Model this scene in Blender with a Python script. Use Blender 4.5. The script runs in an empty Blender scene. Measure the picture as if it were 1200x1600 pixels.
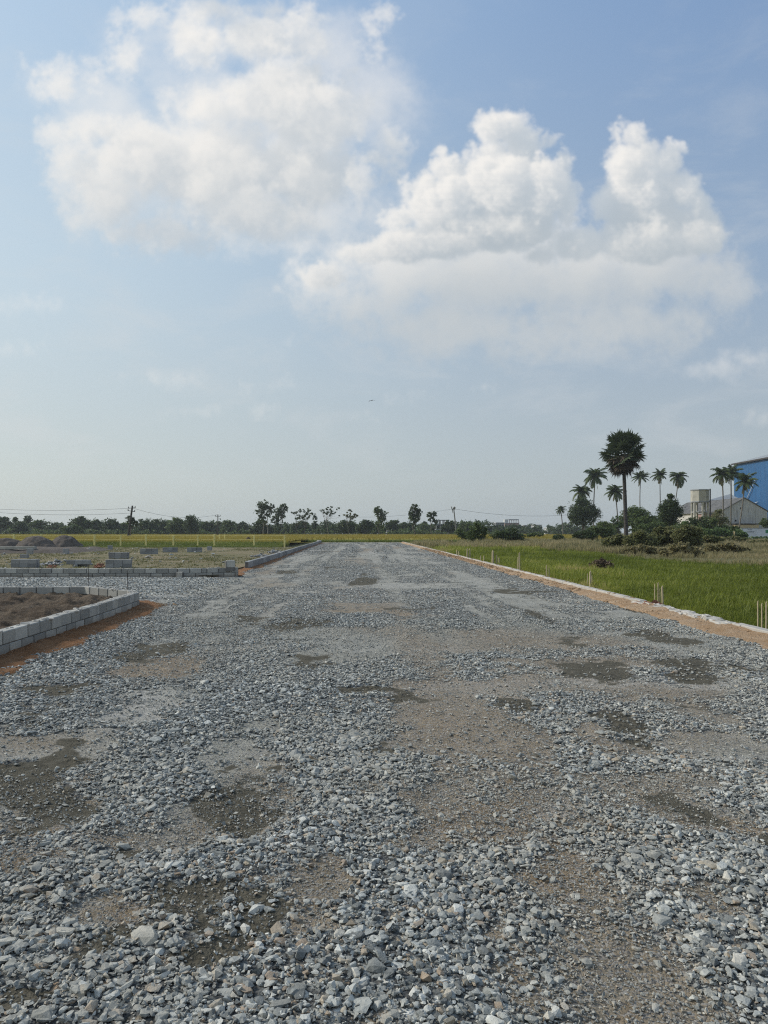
import bpy, bmesh, math, random, time
import numpy as np
from mathutils import Vector, Matrix
F = 1155.0                       # focal length of the photograph in its own pixels
EYE = 1.5
SUN_EL = math.radians(36); SUN_ROT = math.radians(-72)
DENOISE = False; HAZE = .00024; EXPO = 1.20
C = bpy.context.scene.collection
sce = bpy.context.scene
# ------------------------------------------------------------------ sky
def px_dir(px, py):
    x = (px-562)/F; z = (832-py)/F
    return math.atan(x), math.atan(z/math.sqrt(1+x*x))

class NT:
    def __init__(s, tree): s.t = tree; s.n = tree.nodes; s.l = tree.links
    def new(s, typ, **kw):
        nd = s.n.new(typ)
        for k, v in kw.items(): setattr(nd, k, v)
        return nd
    def put(s, sock, v):
        if v is None: return
        if hasattr(v, 'is_linked'): s.l.new(v, sock)
        else: sock.default_value = v
    def math(s, op, a, b=None, c=None, clamp=False):
        nd = s.new('ShaderNodeMath', operation=op, use_clamp=clamp)
        for i, v in enumerate((a, b, c)): s.put(nd.inputs[i], v)
        return nd.outputs[0]
    def vmath(s, op, a, b=None, sc=None):
        nd = s.new('ShaderNodeVectorMath', operation=op)
        s.put(nd.inputs[0], a); s.put(nd.inputs[1], b)
        if sc is not None: s.put(nd.inputs['Scale'], sc)
        return nd.outputs['Value'] if op in ('LENGTH', 'DOT_PRODUCT', 'DISTANCE') else nd.outputs[0]
    def noise(s, vec, scale, detail=4, rough=.5, dist=0, col=False):
        nd = s.new('ShaderNodeTexNoise')
        s.put(nd.inputs['Vector'], vec); s.put(nd.inputs['Scale'], scale)
        nd.inputs['Detail'].default_value = detail; nd.inputs['Roughness'].default_value = rough
        nd.inputs['Distortion'].default_value = dist
        return nd.outputs['Color' if col else 'Fac']
    def voro(s, vec, scale, feature='F1', out='Distance', rnd=1.0):
        nd = s.new('ShaderNodeTexVoronoi', feature=feature)
        s.put(nd.inputs['Vector'], vec); s.put(nd.inputs['Scale'], scale)
        nd.inputs['Randomness'].default_value = rnd
        return nd.outputs[out]
    def step(s, v, a, b, lo=0., hi=1., interp='SMOOTHSTEP'):
        nd = s.new('ShaderNodeMapRange', interpolation_type=interp)
        s.put(nd.inputs[0], v); s.put(nd.inputs[1], a); s.put(nd.inputs[2], b); s.put(nd.inputs[3], lo); s.put(nd.inputs[4], hi)
        return nd.outputs[0]
    def mix(s, f, a, b, blend='MIX'):
        nd = s.new('ShaderNodeMix', data_type='RGBA', blend_type=blend)
        s.put(nd.inputs[0], f); s.put(nd.inputs[6], c4(a)); s.put(nd.inputs[7], c4(b))
        return nd.outputs[2]
    def ramp(s, f, stops, interp='LINEAR'):
        nd = s.new('ShaderNodeValToRGB'); cr = nd.color_ramp; cr.interpolation = interp
        while len(cr.elements) < len(stops): cr.elements.new(.5)
        for e, (p, c) in zip(cr.elements, stops): e.position = p; e.color = c4(c)
        s.put(nd.inputs[0], f); return nd.outputs[0]
def c4(c):
    if hasattr(c, 'is_linked'): return c
    return (*c, 1.0) if len(c) == 3 else c
def srgb(r, g, b):
    f = lambda c: (c/255/12.92) if c/255 <= .04045 else ((c/255+.055)/1.055)**2.4
    return (f(r), f(g), f(b))

def fluff(rng, n, lo, hi, power):
    """a cube of isotropic power-law noise that tiles, about -1..1; lo..hi are the wave lengths kept, in cells"""
    f = np.fft.fftfreq(n).astype(np.float32); fz = np.fft.rfftfreq(n).astype(np.float32)
    k = np.sqrt(f[:, None, None]**2+f[None, :, None]**2+fz[None, None, :]**2); k[0, 0, 0] = 1
    amp = np.power(k, -power/2)*(k > 1/hi)*np.exp(-(k*lo)**2)
    sp = np.fft.rfftn(rng.standard_normal((n, n, n)).astype(np.float32))*amp
    v = np.fft.irfftn(sp, s=(n, n, n)).astype(np.float32)
    return v/(v.std()*2)
def tiled(v, shape, off):
    n = v.shape[0]; i = [(np.arange(s)+o) % n for s, o in zip(shape, off)]
    return v[np.ix_(*i)]

def cloud_volume(seed, blobs, shape, X0, Y0, cell, sub, soft, wisp, sharp, flat):
    """blobs (px, py, rx, ry) grown into heaps of ever smaller puffs; returns the density grid [y, x, z]"""
    rng = np.random.default_rng(seed)
    ny, nx, nz = shape
    S = np.full(shape, -99, np.float32); zc = nz/2
    def splat(cx, cy, cz, rx, ry, rz):
        x0, x1 = max(0, int(cx-rx*1.5-4)), min(nx, int(cx+rx*1.5+5)); y0, y1 = max(0, int(cy-ry*1.5-4)), min(ny, int(cy+ry*1.5+5)); z0, z1 = max(0, int(cz-rz*1.5-4)), min(nz, int(cz+rz*1.5+5))
        if x0 >= x1 or y0 >= y1 or z0 >= z1: return
        a = ((np.arange(x0, x1)-cx)/rx)**2; b = ((np.arange(y0, y1)-cy)/ry)**2; c = ((np.arange(z0, z1)-cz)/rz)**2
        d = np.sqrt(b[:, None, None]+a[None, :, None]+c[None, None, :]).astype(np.float32)
        v = S[y0:y1, x0:x1, z0:z1]; np.maximum(v, (1-d)*min(rx, ry, rz), out=v)
    def grow(cx, cy, cz, rx, ry, rz, lev):
        splat(cx, cy, cz, rx, ry, rz)
        if lev >= len(sub): return
        n, fr = sub[lev]
        for _ in range(n):
            v = rng.normal(size=3); v /= np.linalg.norm(v)
            if v[1] > .3 and rng.random() < flat: continue           # few puffs grow downwards (y points down)
            q = fr*rng.uniform(.7, 1.3)*min(rx, ry)
            grow(cx+v[0]*rx*.92, cy+v[1]*ry*.92, cz+v[2]*rz*.92, q, q, q, lev+1)
    for (px, py, rx, ry) in blobs:
        cx, cy = (px-X0)/cell, (py-Y0)/cell; rx, ry = rx/cell, ry/cell
        grow(cx, cy, zc+rng.uniform(-.25, .25)*nz*.5, rx, ry, min((rx*ry)**.5*.9, nz*.40), 0)
    S += tiled(NOISE, shape, (seed*37, seed*53, seed*11))*wisp
    d = np.clip(S/soft, 0, 1); return d*d*(3-2*d)

def cloud_image():
    """lights the cloud volumes by marching the sunlight and the view through them"""
    global NOISE
    cell = 2.0; X0, Y0, X1, Y1 = -60, -160, 1260, 740
    nx, ny, nz = int((X1-X0)/cell), int((Y1-Y0)/cell), 110
    NOISE = fluff(np.random.default_rng(4), 192, .75, 70, 3.25)
    def light(D, kx, kz, ext, extv, steepness=1.0):
        """D [y, x, z]; sunlight enters from above, leaning to the left and to the viewer"""
        T = np.ones((nx, nz), np.float32); Ls = np.empty_like(D); Ta = np.ones((nx, nz), np.float32); La = np.empty_like(D)
        ox = oz = 0.
        for y in range(ny):
            ox += kx; oz += kz; ix, iz = int(ox), int(oz); ox -= ix; oz -= iz
            if ix: T = np.concatenate([np.ones((ix, nz), np.float32), T[:-ix]], 0)
            if iz: T = np.concatenate([np.ones((nx, iz), np.float32), T[:, :-iz]], 1)
            Ls[y] = T; T = T*np.exp(-ext*D[y]); 
            T[1:-1] = T[1:-1]*.90+(T[2:]+T[:-2])*.05; T[:, 1:-1] = T[:, 1:-1]*.90+(T[:, 2:]+T[:, :-2])*.05
            La[y] = Ta; Ta = Ta*np.exp(-ext*.10*D[y]); Ta[1:-1] = Ta[1:-1]*.6+(Ta[2:]+Ta[:-2])*.2; Ta[:, 1:-1] = Ta[:, 1:-1]*.6+(Ta[:, 2:]+Ta[:, :-2])*.2
            Ta += (1-Ta)*.004
        tv = np.exp(-extv*D); cum = np.cumprod(tv, 2); w = np.concatenate([np.ones((ny, nx, 1), np.float32), cum[:, :, :-1]], 2)*(1-tv)
        return (w*Ls).sum(2), (w*La).sum(2), 1-cum[:, :, -1]
    left = [(85,130,46,32),(140,125,28,24),(192,80,24,46),(235,25,46,20),(60,110,24,18),(120,258,56,46),(90,215,34,30),(165,310,66,54),(150,200,50,30),(225,365,74,32),(225,240,84,64),
            (330,260,110,72),(300,70,46,46),(345,15,95,22),(400,60,62,48),(470,55,54,48),(440,150,100,62),(500,190,72,68),(583,55,22,38),(600,20,20,24),(620,97,9,11),
            (612,225,30,32),(590,250,34,28),(556,285,32,40),(470,270,92,62),(390,330,110,50),(300,370,80,22),(330,170,80,34),(620,-60,90,40),(300,-60,120,40)]
    veil = [(120,140,80,60),(215,80,60,70),(600,190,50,100),(300,250,230,150),(450,200,170,150),(480,330,150,80),(200,330,110,60),(560,380,80,60),(330,60,150,60),(120,200,60,60),(660,470,120,60)]
    towers = [(778,196,40,32),(752,200,18,20),(808,186,22,16),(770,235,34,26),(815,228,34,36),(862,218,18,15),(700,268,30,32),(668,298,34,32),(625,340,28,22),(606,352,16,14),(700,320,74,46),(790,285,70,56),(850,290,44,52),(878,262,20,34),(884,320,20,40),
             (760,350,110,46),(660,380,90,32),(570,395,40,18),(830,350,44,36),(990,214,28,26),(988,238,30,30),(975,262,32,34),(1000,268,44,40),(1040,255,30,32),(1066,295,30,36),(1098,350,34,36),(1060,232,9,8),(1010,300,56,40),(945,315,26,34),(1010,340,70,40),(1085,318,18,24),
             (900,380,56,30),(850,398,26,20),(1010,375,90,40),(1090,370,44,34),(500,430,44,24)]
    base = [(485,450,50,50),(520,420,60,45),(570,500,60,40),(560,470,70,50),(640,430,120,70),(760,430,170,90),(900,430,170,80),(1030,420,120,80),(1110,420,50,60),(720,510,190,60),(960,505,170,56),(600,520,80,30),(1130,450,60,60),(850,540,180,24)]
    faint = [(1130,577,58,13),(1180,562,40,17),(1115,570,26,12),(446,535,16,12),(750,602,30,7),(560,655,26,8),(640,625,24,6),(40,475,50,18),(20,540,60,14),(250,590,60,10),(1150,445,36,18),(440,600,40,8),(340,640,60,7),(1210,650,60,8),
             (540,340,50,40),(450,385,110,14),(600,330,40,30)]
    H, W = ny, nx; rgb = np.zeros((H, W, 3), np.float32); A = np.zeros((H, W), np.float32)
    yy = (Y0+np.arange(H)*cell)[:, None]; xx = (X0+np.arange(W)*cell)[None, :]
    for k, (bl, seed, sub, soft, wisp, flat, kx, kz, ext, extv, amax, hz0, hz1, g0, g1, gm) in enumerate([
            (veil, 7, [(6, .5)], 34., 12., .3, .8, .45, .012, .014, .90, 360, 580, 200, 420, .5),
            (left, 5, [(9, .42), (4, .5)], 11., 8.5, .3, 1.3, .45, .045, .055, .97, 330, 560, 150, 400, .35),
            (faint, 9, [(6, .5)], 12., 9., .5, .75, .5, .02, .030, .55, 900, 1000, 900, 1000, 0),
            (base, 3, [(8, .45)], 26., 15., .6, 1.1, .5, .022, .040, .97, 545, 680, 310, 470, .75),
            (towers, 12, [(13, .36), (8, .46)], 5.0, 3.8, .75, 1.8, .40, .16, .14, .97, 385, 500, 290, 440, .60)]):
        D = cloud_volume(seed, bl, (ny, nx, nz), X0, Y0, cell, sub, soft, wisp, 0, flat)
        Ls, La, al = light(D, kx, kz, ext, extv)
        sunc = np.array(srgb(246, 243, 238)); amb = np.array(srgb(194, 203, 211)); grey = np.array(srgb(162, 175, 185))
        s = np.clip(Ls/np.maximum(al, 1e-4), 0, 1)[..., None]; a_ = np.clip(La/np.maximum(al, 1e-4), 0, 1)[..., None]
        c = grey*(1-a_) + amb*a_; c = c + (sunc-c)*np.minimum(1.25*np.power(s, 1.1), 1.0)
        gl = np.clip((yy-90*np.clip((720-xx)/260, 0, 1)*(g0 > 230)+35*np.clip((xx-980)/150, 0, 1)-g0)/(g1-g0), 0, 1)[..., None]; gl = gl*gl*(3-2*gl)*gm
        c = c*(1-gl)+np.array(srgb(181, 190, 196))*gl
        # aerial fade: the low part of each bank dissolves in the haze
        low = np.clip((yy-60*np.clip((760-xx)/300, 0, 1)*(g0 > 230)-hz0)/(hz1-hz0), 0, 1); low = low*low*(3-2*low)
        al = al*amax*(1-.80*low)
        rgb = rgb*(1-al[..., None]) + c*al[..., None]; A = A*(1-al)+al
    rgb /= np.maximum(A, 1e-4)[..., None]
    im = bpy.data.images.new('cloud_field', W, H, alpha=True, float_buffer=True); im.colorspace_settings.name = 'Linear Rec.709'; im.alpha_mode = 'CHANNEL_PACKED'
    buf = np.concatenate([rgb, A[..., None]], 2)[::-1].astype(np.float32)
    im.pixels.foreach_set(buf.ravel()); im.update(); im.pack()
    return im, X0, Y0, X1, Y1

def build_sky():
    w = bpy.data.worlds.new("World"); bpy.context.scene.world = w; w.use_nodes = True
    t = NT(w.node_tree); w.node_tree.nodes.clear()
    out = t.new('ShaderNodeOutputWorld'); bg = t.new('ShaderNodeBackground'); t.l.new(bg.outputs[0], out.inputs[0])
    S = .1; bg.inputs[1].default_value = S
    sky = t.new('ShaderNodeTexSky', sky_type='NISHITA'); sky.sun_disc = False
    sky.sun_elevation = SUN_EL; sky.sun_rotation = SUN_ROT
    sky.air_density = 1.0; sky.dust_density = 2.2; sky.ozone_density = 2.0
    tc = t.new('ShaderNodeTexCoord'); d = tc.outputs['Generated']
    sp = t.new('ShaderNodeSeparateXYZ'); t.put(sp.inputs[0], d)
    az = t.math('ARCTAN2', sp.outputs[0], sp.outputs[1]); el = t.math('ARCSINE', sp.outputs[2])
    G = 2**-EXPO; sc = lambda c: tuple(v/S*G for v in c)
    # hazy lower air: pale, brighter towards the sun on the left
    lr = t.step(az, -.6, .6, interp='SMOOTHSTEP')
    hz = t.mix(lr, sc(srgb(191, 200, 199)), sc(srgb(170, 180, 186)))
    up = t.mix(lr, sc(srgb(174, 200, 224)), sc(srgb(122, 153, 194)))
    midc = t.mix(lr, sc(srgb(193, 210, 218)), sc(srgb(148, 169, 192)))
    e1 = t.step(el, .06, .36); e2 = t.step(el, .26, .70)
    col = t.mix(e2, t.mix(e1, hz, midc), up)
    col = t.mix(.10, col, sky.outputs[0])
    cv = t.new('ShaderNodeCombineXYZ'); t.put(cv.inputs[0], az); t.put(cv.inputs[1], t.math('MULTIPLY', el, 2.4))
    veil = t.step(t.noise(cv.outputs[0], 5.5, 6, .6, .4), .46, .72)
    veil = t.math('MULTIPLY', veil, t.math('MULTIPLY', t.step(el, .03, .12), t.step(el, .75, .30)))
    col = t.mix(t.math('MULTIPLY', veil, .28), col, sc(srgb(214, 217, 218)))
    im, X0, Y0, X1, Y1 = cloud_image()
    # the cloud field is laid on the directions round the horizon, repeating sideways
    # (tangent of azimuth inside the field, so that its proportions hold)
    azw = math.radians(64)                                                 # sector width
    k = t.math('SUBTRACT', az, t.math('MULTIPLY', t.math('ROUND', t.math('DIVIDE', az, azw)), azw))
    u = t.math('MULTIPLY_ADD', t.math('TANGENT', k), F/(X1-X0), (562-X0)/(X1-X0))
    v = t.math('DIVIDE', t.math('TANGENT', el), t.math('COSINE', k))
    v = t.math('MULTIPLY_ADD', v, F/(Y1-Y0), 1-(832-Y0)/(Y1-Y0))
    cb = t.new('ShaderNodeCombineXYZ'); t.put(cb.inputs[0], u); t.put(cb.inputs[1], v)
    ti = t.new('ShaderNodeTexImage', image=im, extension='CLIP', interpolation='Cubic'); t.put(ti.inputs[0], cb.outputs[0])
    cc = t.vmath('SCALE', ti.outputs[0], sc=G/S)
    edge = t.math('MULTIPLY', t.step(t.math('ABSOLUTE', t.math('SUBTRACT', u, .5)), .5, .46), t.step(v, 1.0, .86))
    col = t.mix(t.math('MULTIPLY', ti.outputs[1], edge), col, cc)
    col = t.mix(t.step(el, -.03, -.008), sc((.12, .12, .10)), col)
    t.put(bg.inputs[0], col)
# ------------------------------------------------------------------ helpers
def at(px, Y): return (px-562)/F*Y
def zz(py, Y): return EYE-(py-832)/F*Y
def P(px, py, Y): return np.array([at(px, Y), Y, zz(py, Y)])
def yg(py, z=0): return (EYE-z)*F/(py-832)

def tag(o, label=None, cat=None, group=None, kind=None):
    if label: o['label'] = label
    if cat: o['category'] = cat
    if group: o['group'] = group
    if kind: o['kind'] = kind
    return o
def empty(name, loc, label, cat, group=None, rz=0):
    o = bpy.data.objects.new(name, None); C.objects.link(o); o.location = loc; o.rotation_euler.z = rz; o.empty_display_size = .2
    return tag(o, label, cat, group)
def link(name, me, parent=None, loc=None):
    o = bpy.data.objects.new(name, me); C.objects.link(o)
    if loc is not None: o.location = loc
    if parent: o.parent = parent
    return o
def npmesh(name, V, Fc, mat, attrs=None, smooth=False, matidx=None):
    """V (n,3); Fc (m,3|4) array of faces"""
    V = np.ascontiguousarray(V, np.float32); Fc = np.ascontiguousarray(Fc, np.int32)
    me = bpy.data.meshes.new(name); m, k = Fc.shape
    me.vertices.add(len(V)); me.vertices.foreach_set('co', V.ravel())
    me.loops.add(m*k); me.loops.foreach_set('vertex_index', Fc.ravel())
    me.polygons.add(m); me.polygons.foreach_set('loop_start', np.arange(0, m*k, k, dtype=np.int32))
    try: me.polygons.foreach_set('loop_total', np.full(m, k, np.int32))
    except Exception: pass
    for nm, a in (attrs or {}).items():
        at_ = me.attributes.new(nm, 'FLOAT', 'POINT'); at_.data.foreach_set('value', np.ascontiguousarray(a, np.float32))
    for mm in (mat if isinstance(mat, (list, tuple)) else [mat]): me.materials.append(mm)
    if matidx is not None: me.polygons.foreach_set('material_index', np.ascontiguousarray(matidx, np.int32))
    me.polygons.foreach_set('use_smooth', np.full(m, smooth, bool))
    me.update(calc_edges=True); return me

_r = np.random.default_rng(77); _PERM = _r.integers(0, 1 << 30, 4096)
def _h(i, j, s):
    a = _PERM[(i+s*131) & 4095]; return (_PERM[(a+j) & 4095] & 0xffff)/32767.5-1
def vnoise(x, y, s=0):
    i = np.floor(x).astype(np.int64); j = np.floor(y).astype(np.int64); fx = x-i; fy = y-j
    fx = fx*fx*(3-2*fx); fy = fy*fy*(3-2*fy)
    return (_h(i, j, s)*(1-fx)+_h(i+1, j, s)*fx)*(1-fy)+(_h(i, j+1, s)*(1-fx)+_h(i+1, j+1, s)*fx)*fy
def fbm(x, y, s=0, oct=4, gain=.5):
    v = 0; a = 1; t = 0
    c, d = .8, .6
    for k in range(oct):
        v = v+a*vnoise(x, y, s+k); t += a; a *= gain
        x, y = (x*c-y*d)*2.03+13.7, (x*d+y*c)*2.03+5.1
    return v/t
def sstep(x, a, b):
    t = np.clip((x-a)/(b-a), 0, 1); return t*t*(3-2*t)

class MB:
    """collects boxes, prisms and tubes into one mesh"""
    def __init__(s): s.v = []; s.f = []; s.m = []; s.cur = 0
    def add(s, v, f):
        o = len(s.v); s.v += [tuple(map(float, p)) for p in v]; s.f += [tuple(i+o for i in q) for q in f]; s.m += [s.cur]*len(f)
    def box(s, x0, x1, y0, y1, z0, z1, rz=0, ch=0, c=None, jit=0, rng=None):
        cx, cy = ((x0+x1)/2, (y0+y1)/2) if c is None else c
        e = ch
        if e <= 0:
            v = [(x, y, z) for z in (z0, z1) for (x, y) in ((x0, y0), (x1, y0), (x1, y1), (x0, y1))]
            f = [(3, 2, 1, 0), (4, 5, 6, 7), (0, 1, 5, 4), (1, 2, 6, 5), (2, 3, 7, 6), (3, 0, 4, 7)]
        else:   # chamfered top edge and corners
            ring = lambda i, z: [(x0+i+e, y0+i, z), (x1-i-e, y0+i, z), (x1-i, y0+i+e, z), (x1-i, y1-i-e, z), (x1-i-e, y1-i, z), (x0+i+e, y1-i, z), (x0+i, y1-i-e, z), (x0+i, y0+i+e, z)]
            v = ring(0, z0)+ring(0, z1-e)+ring(e, z1)
            f = [tuple(range(7, -1, -1)), tuple(range(16, 24))]+[(k, (k+1) % 8, (k+1) % 8+8, k+8) for k in range(8)]+[(k+8, (k+1) % 8+8, (k+1) % 8+16, k+16) for k in range(8)]
        if jit: v = [tuple(a+rng.uniform(-jit, jit) for a in p) for p in v]
        if rz:
            ca, sa = math.cos(rz), math.sin(rz); v = [(cx+(x-cx)*ca-(y-cy)*sa, cy+(x-cx)*sa+(y-cy)*ca, z) for x, y, z in v]
        s.add(v, f)
    def tube(s, pts, rads, n=8, cap=True):
        pts = [Vector(p) for p in pts]; v = []; f = []
        for i, p in enumerate(pts):
            d = (pts[min(i+1, len(pts)-1)]-pts[max(i-1, 0)]).normalized()
            a = d.cross(Vector((0, 1, .01))) if abs(d.y) < .9 else d.cross(Vector((0, 0, 1))); a.normalize(); b = d.cross(a)
            r = rads[i] if hasattr(rads, '__len__') else rads
            for k in range(n):
                t = 2*math.pi*k/n; v.append(p+a*math.cos(t)*r+b*math.sin(t)*r)
        for i in range(len(pts)-1):
            for k in range(n): f.append((i*n+k, i*n+(k+1) % n, (i+1)*n+(k+1) % n, (i+1)*n+k))
        if cap: f.append(tuple(range(n-1, -1, -1))); f.append(tuple(range((len(pts)-1)*n, len(pts)*n)))
        s.add(v, f)
    def quad(s, a, b, c, d): s.add([a, b, c, d], [(0, 1, 2, 3)])
    def mesh(s, name, mat, smooth=False, origin=(0, 0, 0)):
        me = bpy.data.meshes.new(name); o = origin
        me.from_pydata([(x-o[0], y-o[1], z-o[2]) for x, y, z in s.v], [], s.f)
        for m in (mat if isinstance(mat, (list, tuple)) else [mat]): me.materials.append(m)
        me.polygons.foreach_set('material_index', s.m); me.polygons.foreach_set('use_smooth', [smooth]*len(s.f)); me.update(); return me
    def build(s, name, mat, parent=None, smooth=False, loc=None):
        """vertices are in world coordinates; the object is placed at its parent's frame or at loc"""
        o = (0, 0, 0)
        if parent is not None: o = tuple(parent.location)
        elif loc is not None: o = loc
        ob = link(name, s.mesh(name, mat, smooth, o), parent)
        if parent is None and loc is not None: ob.location = loc
        return ob

def scatter_mesh(variants, idx, pos, rot, scl):
    """merge copies of small triangle meshes; rot (n,3,3), scl (n,3). returns V, F, owner of each vertex"""
    Vs = []; Fs = []; own = []; off = 0
    for k, (v, f) in enumerate(variants):
        w = np.nonzero(idx == k)[0]
        if not len(w): continue
        a = v[None]*scl[w][:, None, :]; a = np.einsum('nij,nvj->nvi', rot[w], a)+pos[w][:, None, :]
        nv = len(v); Vs.append(a.reshape(-1, 3)); Fs.append((f[None]+(np.arange(len(w))*nv)[:, None, None]+off).reshape(-1, f.shape[1])); own.append(np.repeat(w, nv)); off += nv*len(w)
    return np.concatenate(Vs), np.concatenate(Fs), np.concatenate(own)
def rotm(rz, tx=None, ty=None):
    n = len(rz); c, s = np.cos(rz), np.sin(rz); R = np.zeros((n, 3, 3)); R[:, 0, 0] = c; R[:, 0, 1] = -s; R[:, 1, 0] = s; R[:, 1, 1] = c; R[:, 2, 2] = 1
    if tx is not None:
        c, s = np.cos(tx), np.sin(tx); X = np.zeros((n, 3, 3)); X[:, 0, 0] = 1; X[:, 1, 1] = c; X[:, 1, 2] = -s; X[:, 2, 1] = s; X[:, 2, 2] = c
        R = R@X
    if ty is not None:
        c, s = np.cos(ty), np.sin(ty); X = np.zeros((n, 3, 3)); X[:, 1, 1] = 1; X[:, 0, 0] = c; X[:, 0, 2] = s; X[:, 2, 0] = -s; X[:, 2, 2] = c
        R = R@X
    return R

# ------------------------------------------------------------------ materials
def material(name, rough=.9, spec=.3):
    m = bpy.data.materials.new(name); m.use_nodes = True; t = NT(m.node_tree)
    b = m.node_tree.nodes['Principled BSDF']; b.inputs['Roughness'].default_value = rough; b.inputs['Specular IOR Level'].default_value = spec
    return m, t, b
def bump(t, b, h, dist, strength=1.0):
    n = t.new('ShaderNodeBump'); n.inputs['Distance'].default_value = dist; n.inputs['Strength'].default_value = strength
    t.put(n.inputs['Height'], h); t.l.new(n.outputs[0], b.inputs['Normal'])
def objco(t): return t.new('ShaderNodeTexCoord').outputs['Object']
def geopos(t): return t.new('ShaderNodeNewGeometry').outputs['Position']
def attr(t, nm): return t.new('ShaderNodeAttribute', attribute_name=nm).outputs['Fac']
def simple_mat(name, col, var=.25, scale=3., rough=.9, bmp=0., bscale=20., spec=.3, col2=None, world=False):
    m, t, b = material(name, rough, spec); co = geopos(t) if world else objco(t)
    n = t.noise(co, scale, 6, .6)
    c2 = col2 or tuple(c*(1-var) for c in col); c1 = col if col2 else tuple(c*(1+var*.6) for c in col)
    c = t.mix(t.step(n, .3, .7), c2, c1)
    c = t.mix(t.math('MULTIPLY', t.step(t.noise(co, scale*9, 3, .6), .45, .75), .35), c, tuple(x*.7 for x in c1))
    t.put(b.inputs['Base Color'], c)
    if bmp: bump(t, b, t.noise(co, bscale, 6, .65), bmp)
    return m
def leaf_mat(name, dark, light, brown=None, transl=.25, rough=.6):
    """colour differs leaf by leaf through the attribute tone"""
    m, t, b = material(name, rough, .25); a = attr(t, 'tone')
    stops = [(0, dark), (.85, light)]
    if brown: stops.append((1.0, brown))
    t.put(b.inputs['Base Color'], t.ramp(a, stops))
    col = t.ramp(a, [(p, tuple(min(1, x*1.5) for x in c)) for p, c in stops])
    tr = t.new('ShaderNodeBsdfTranslucent'); t.put(tr.inputs[0], col)
    mx = t.new('ShaderNodeMixShader'); mx.inputs[0].default_value = transl
    out = m.node_tree.nodes['Material Output']; t.l.new(b.outputs[0], mx.inputs[1]); t.l.new(tr.outputs[0], mx.inputs[2]); t.l.new(mx.outputs[0], out.inputs[0])
    return m

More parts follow.
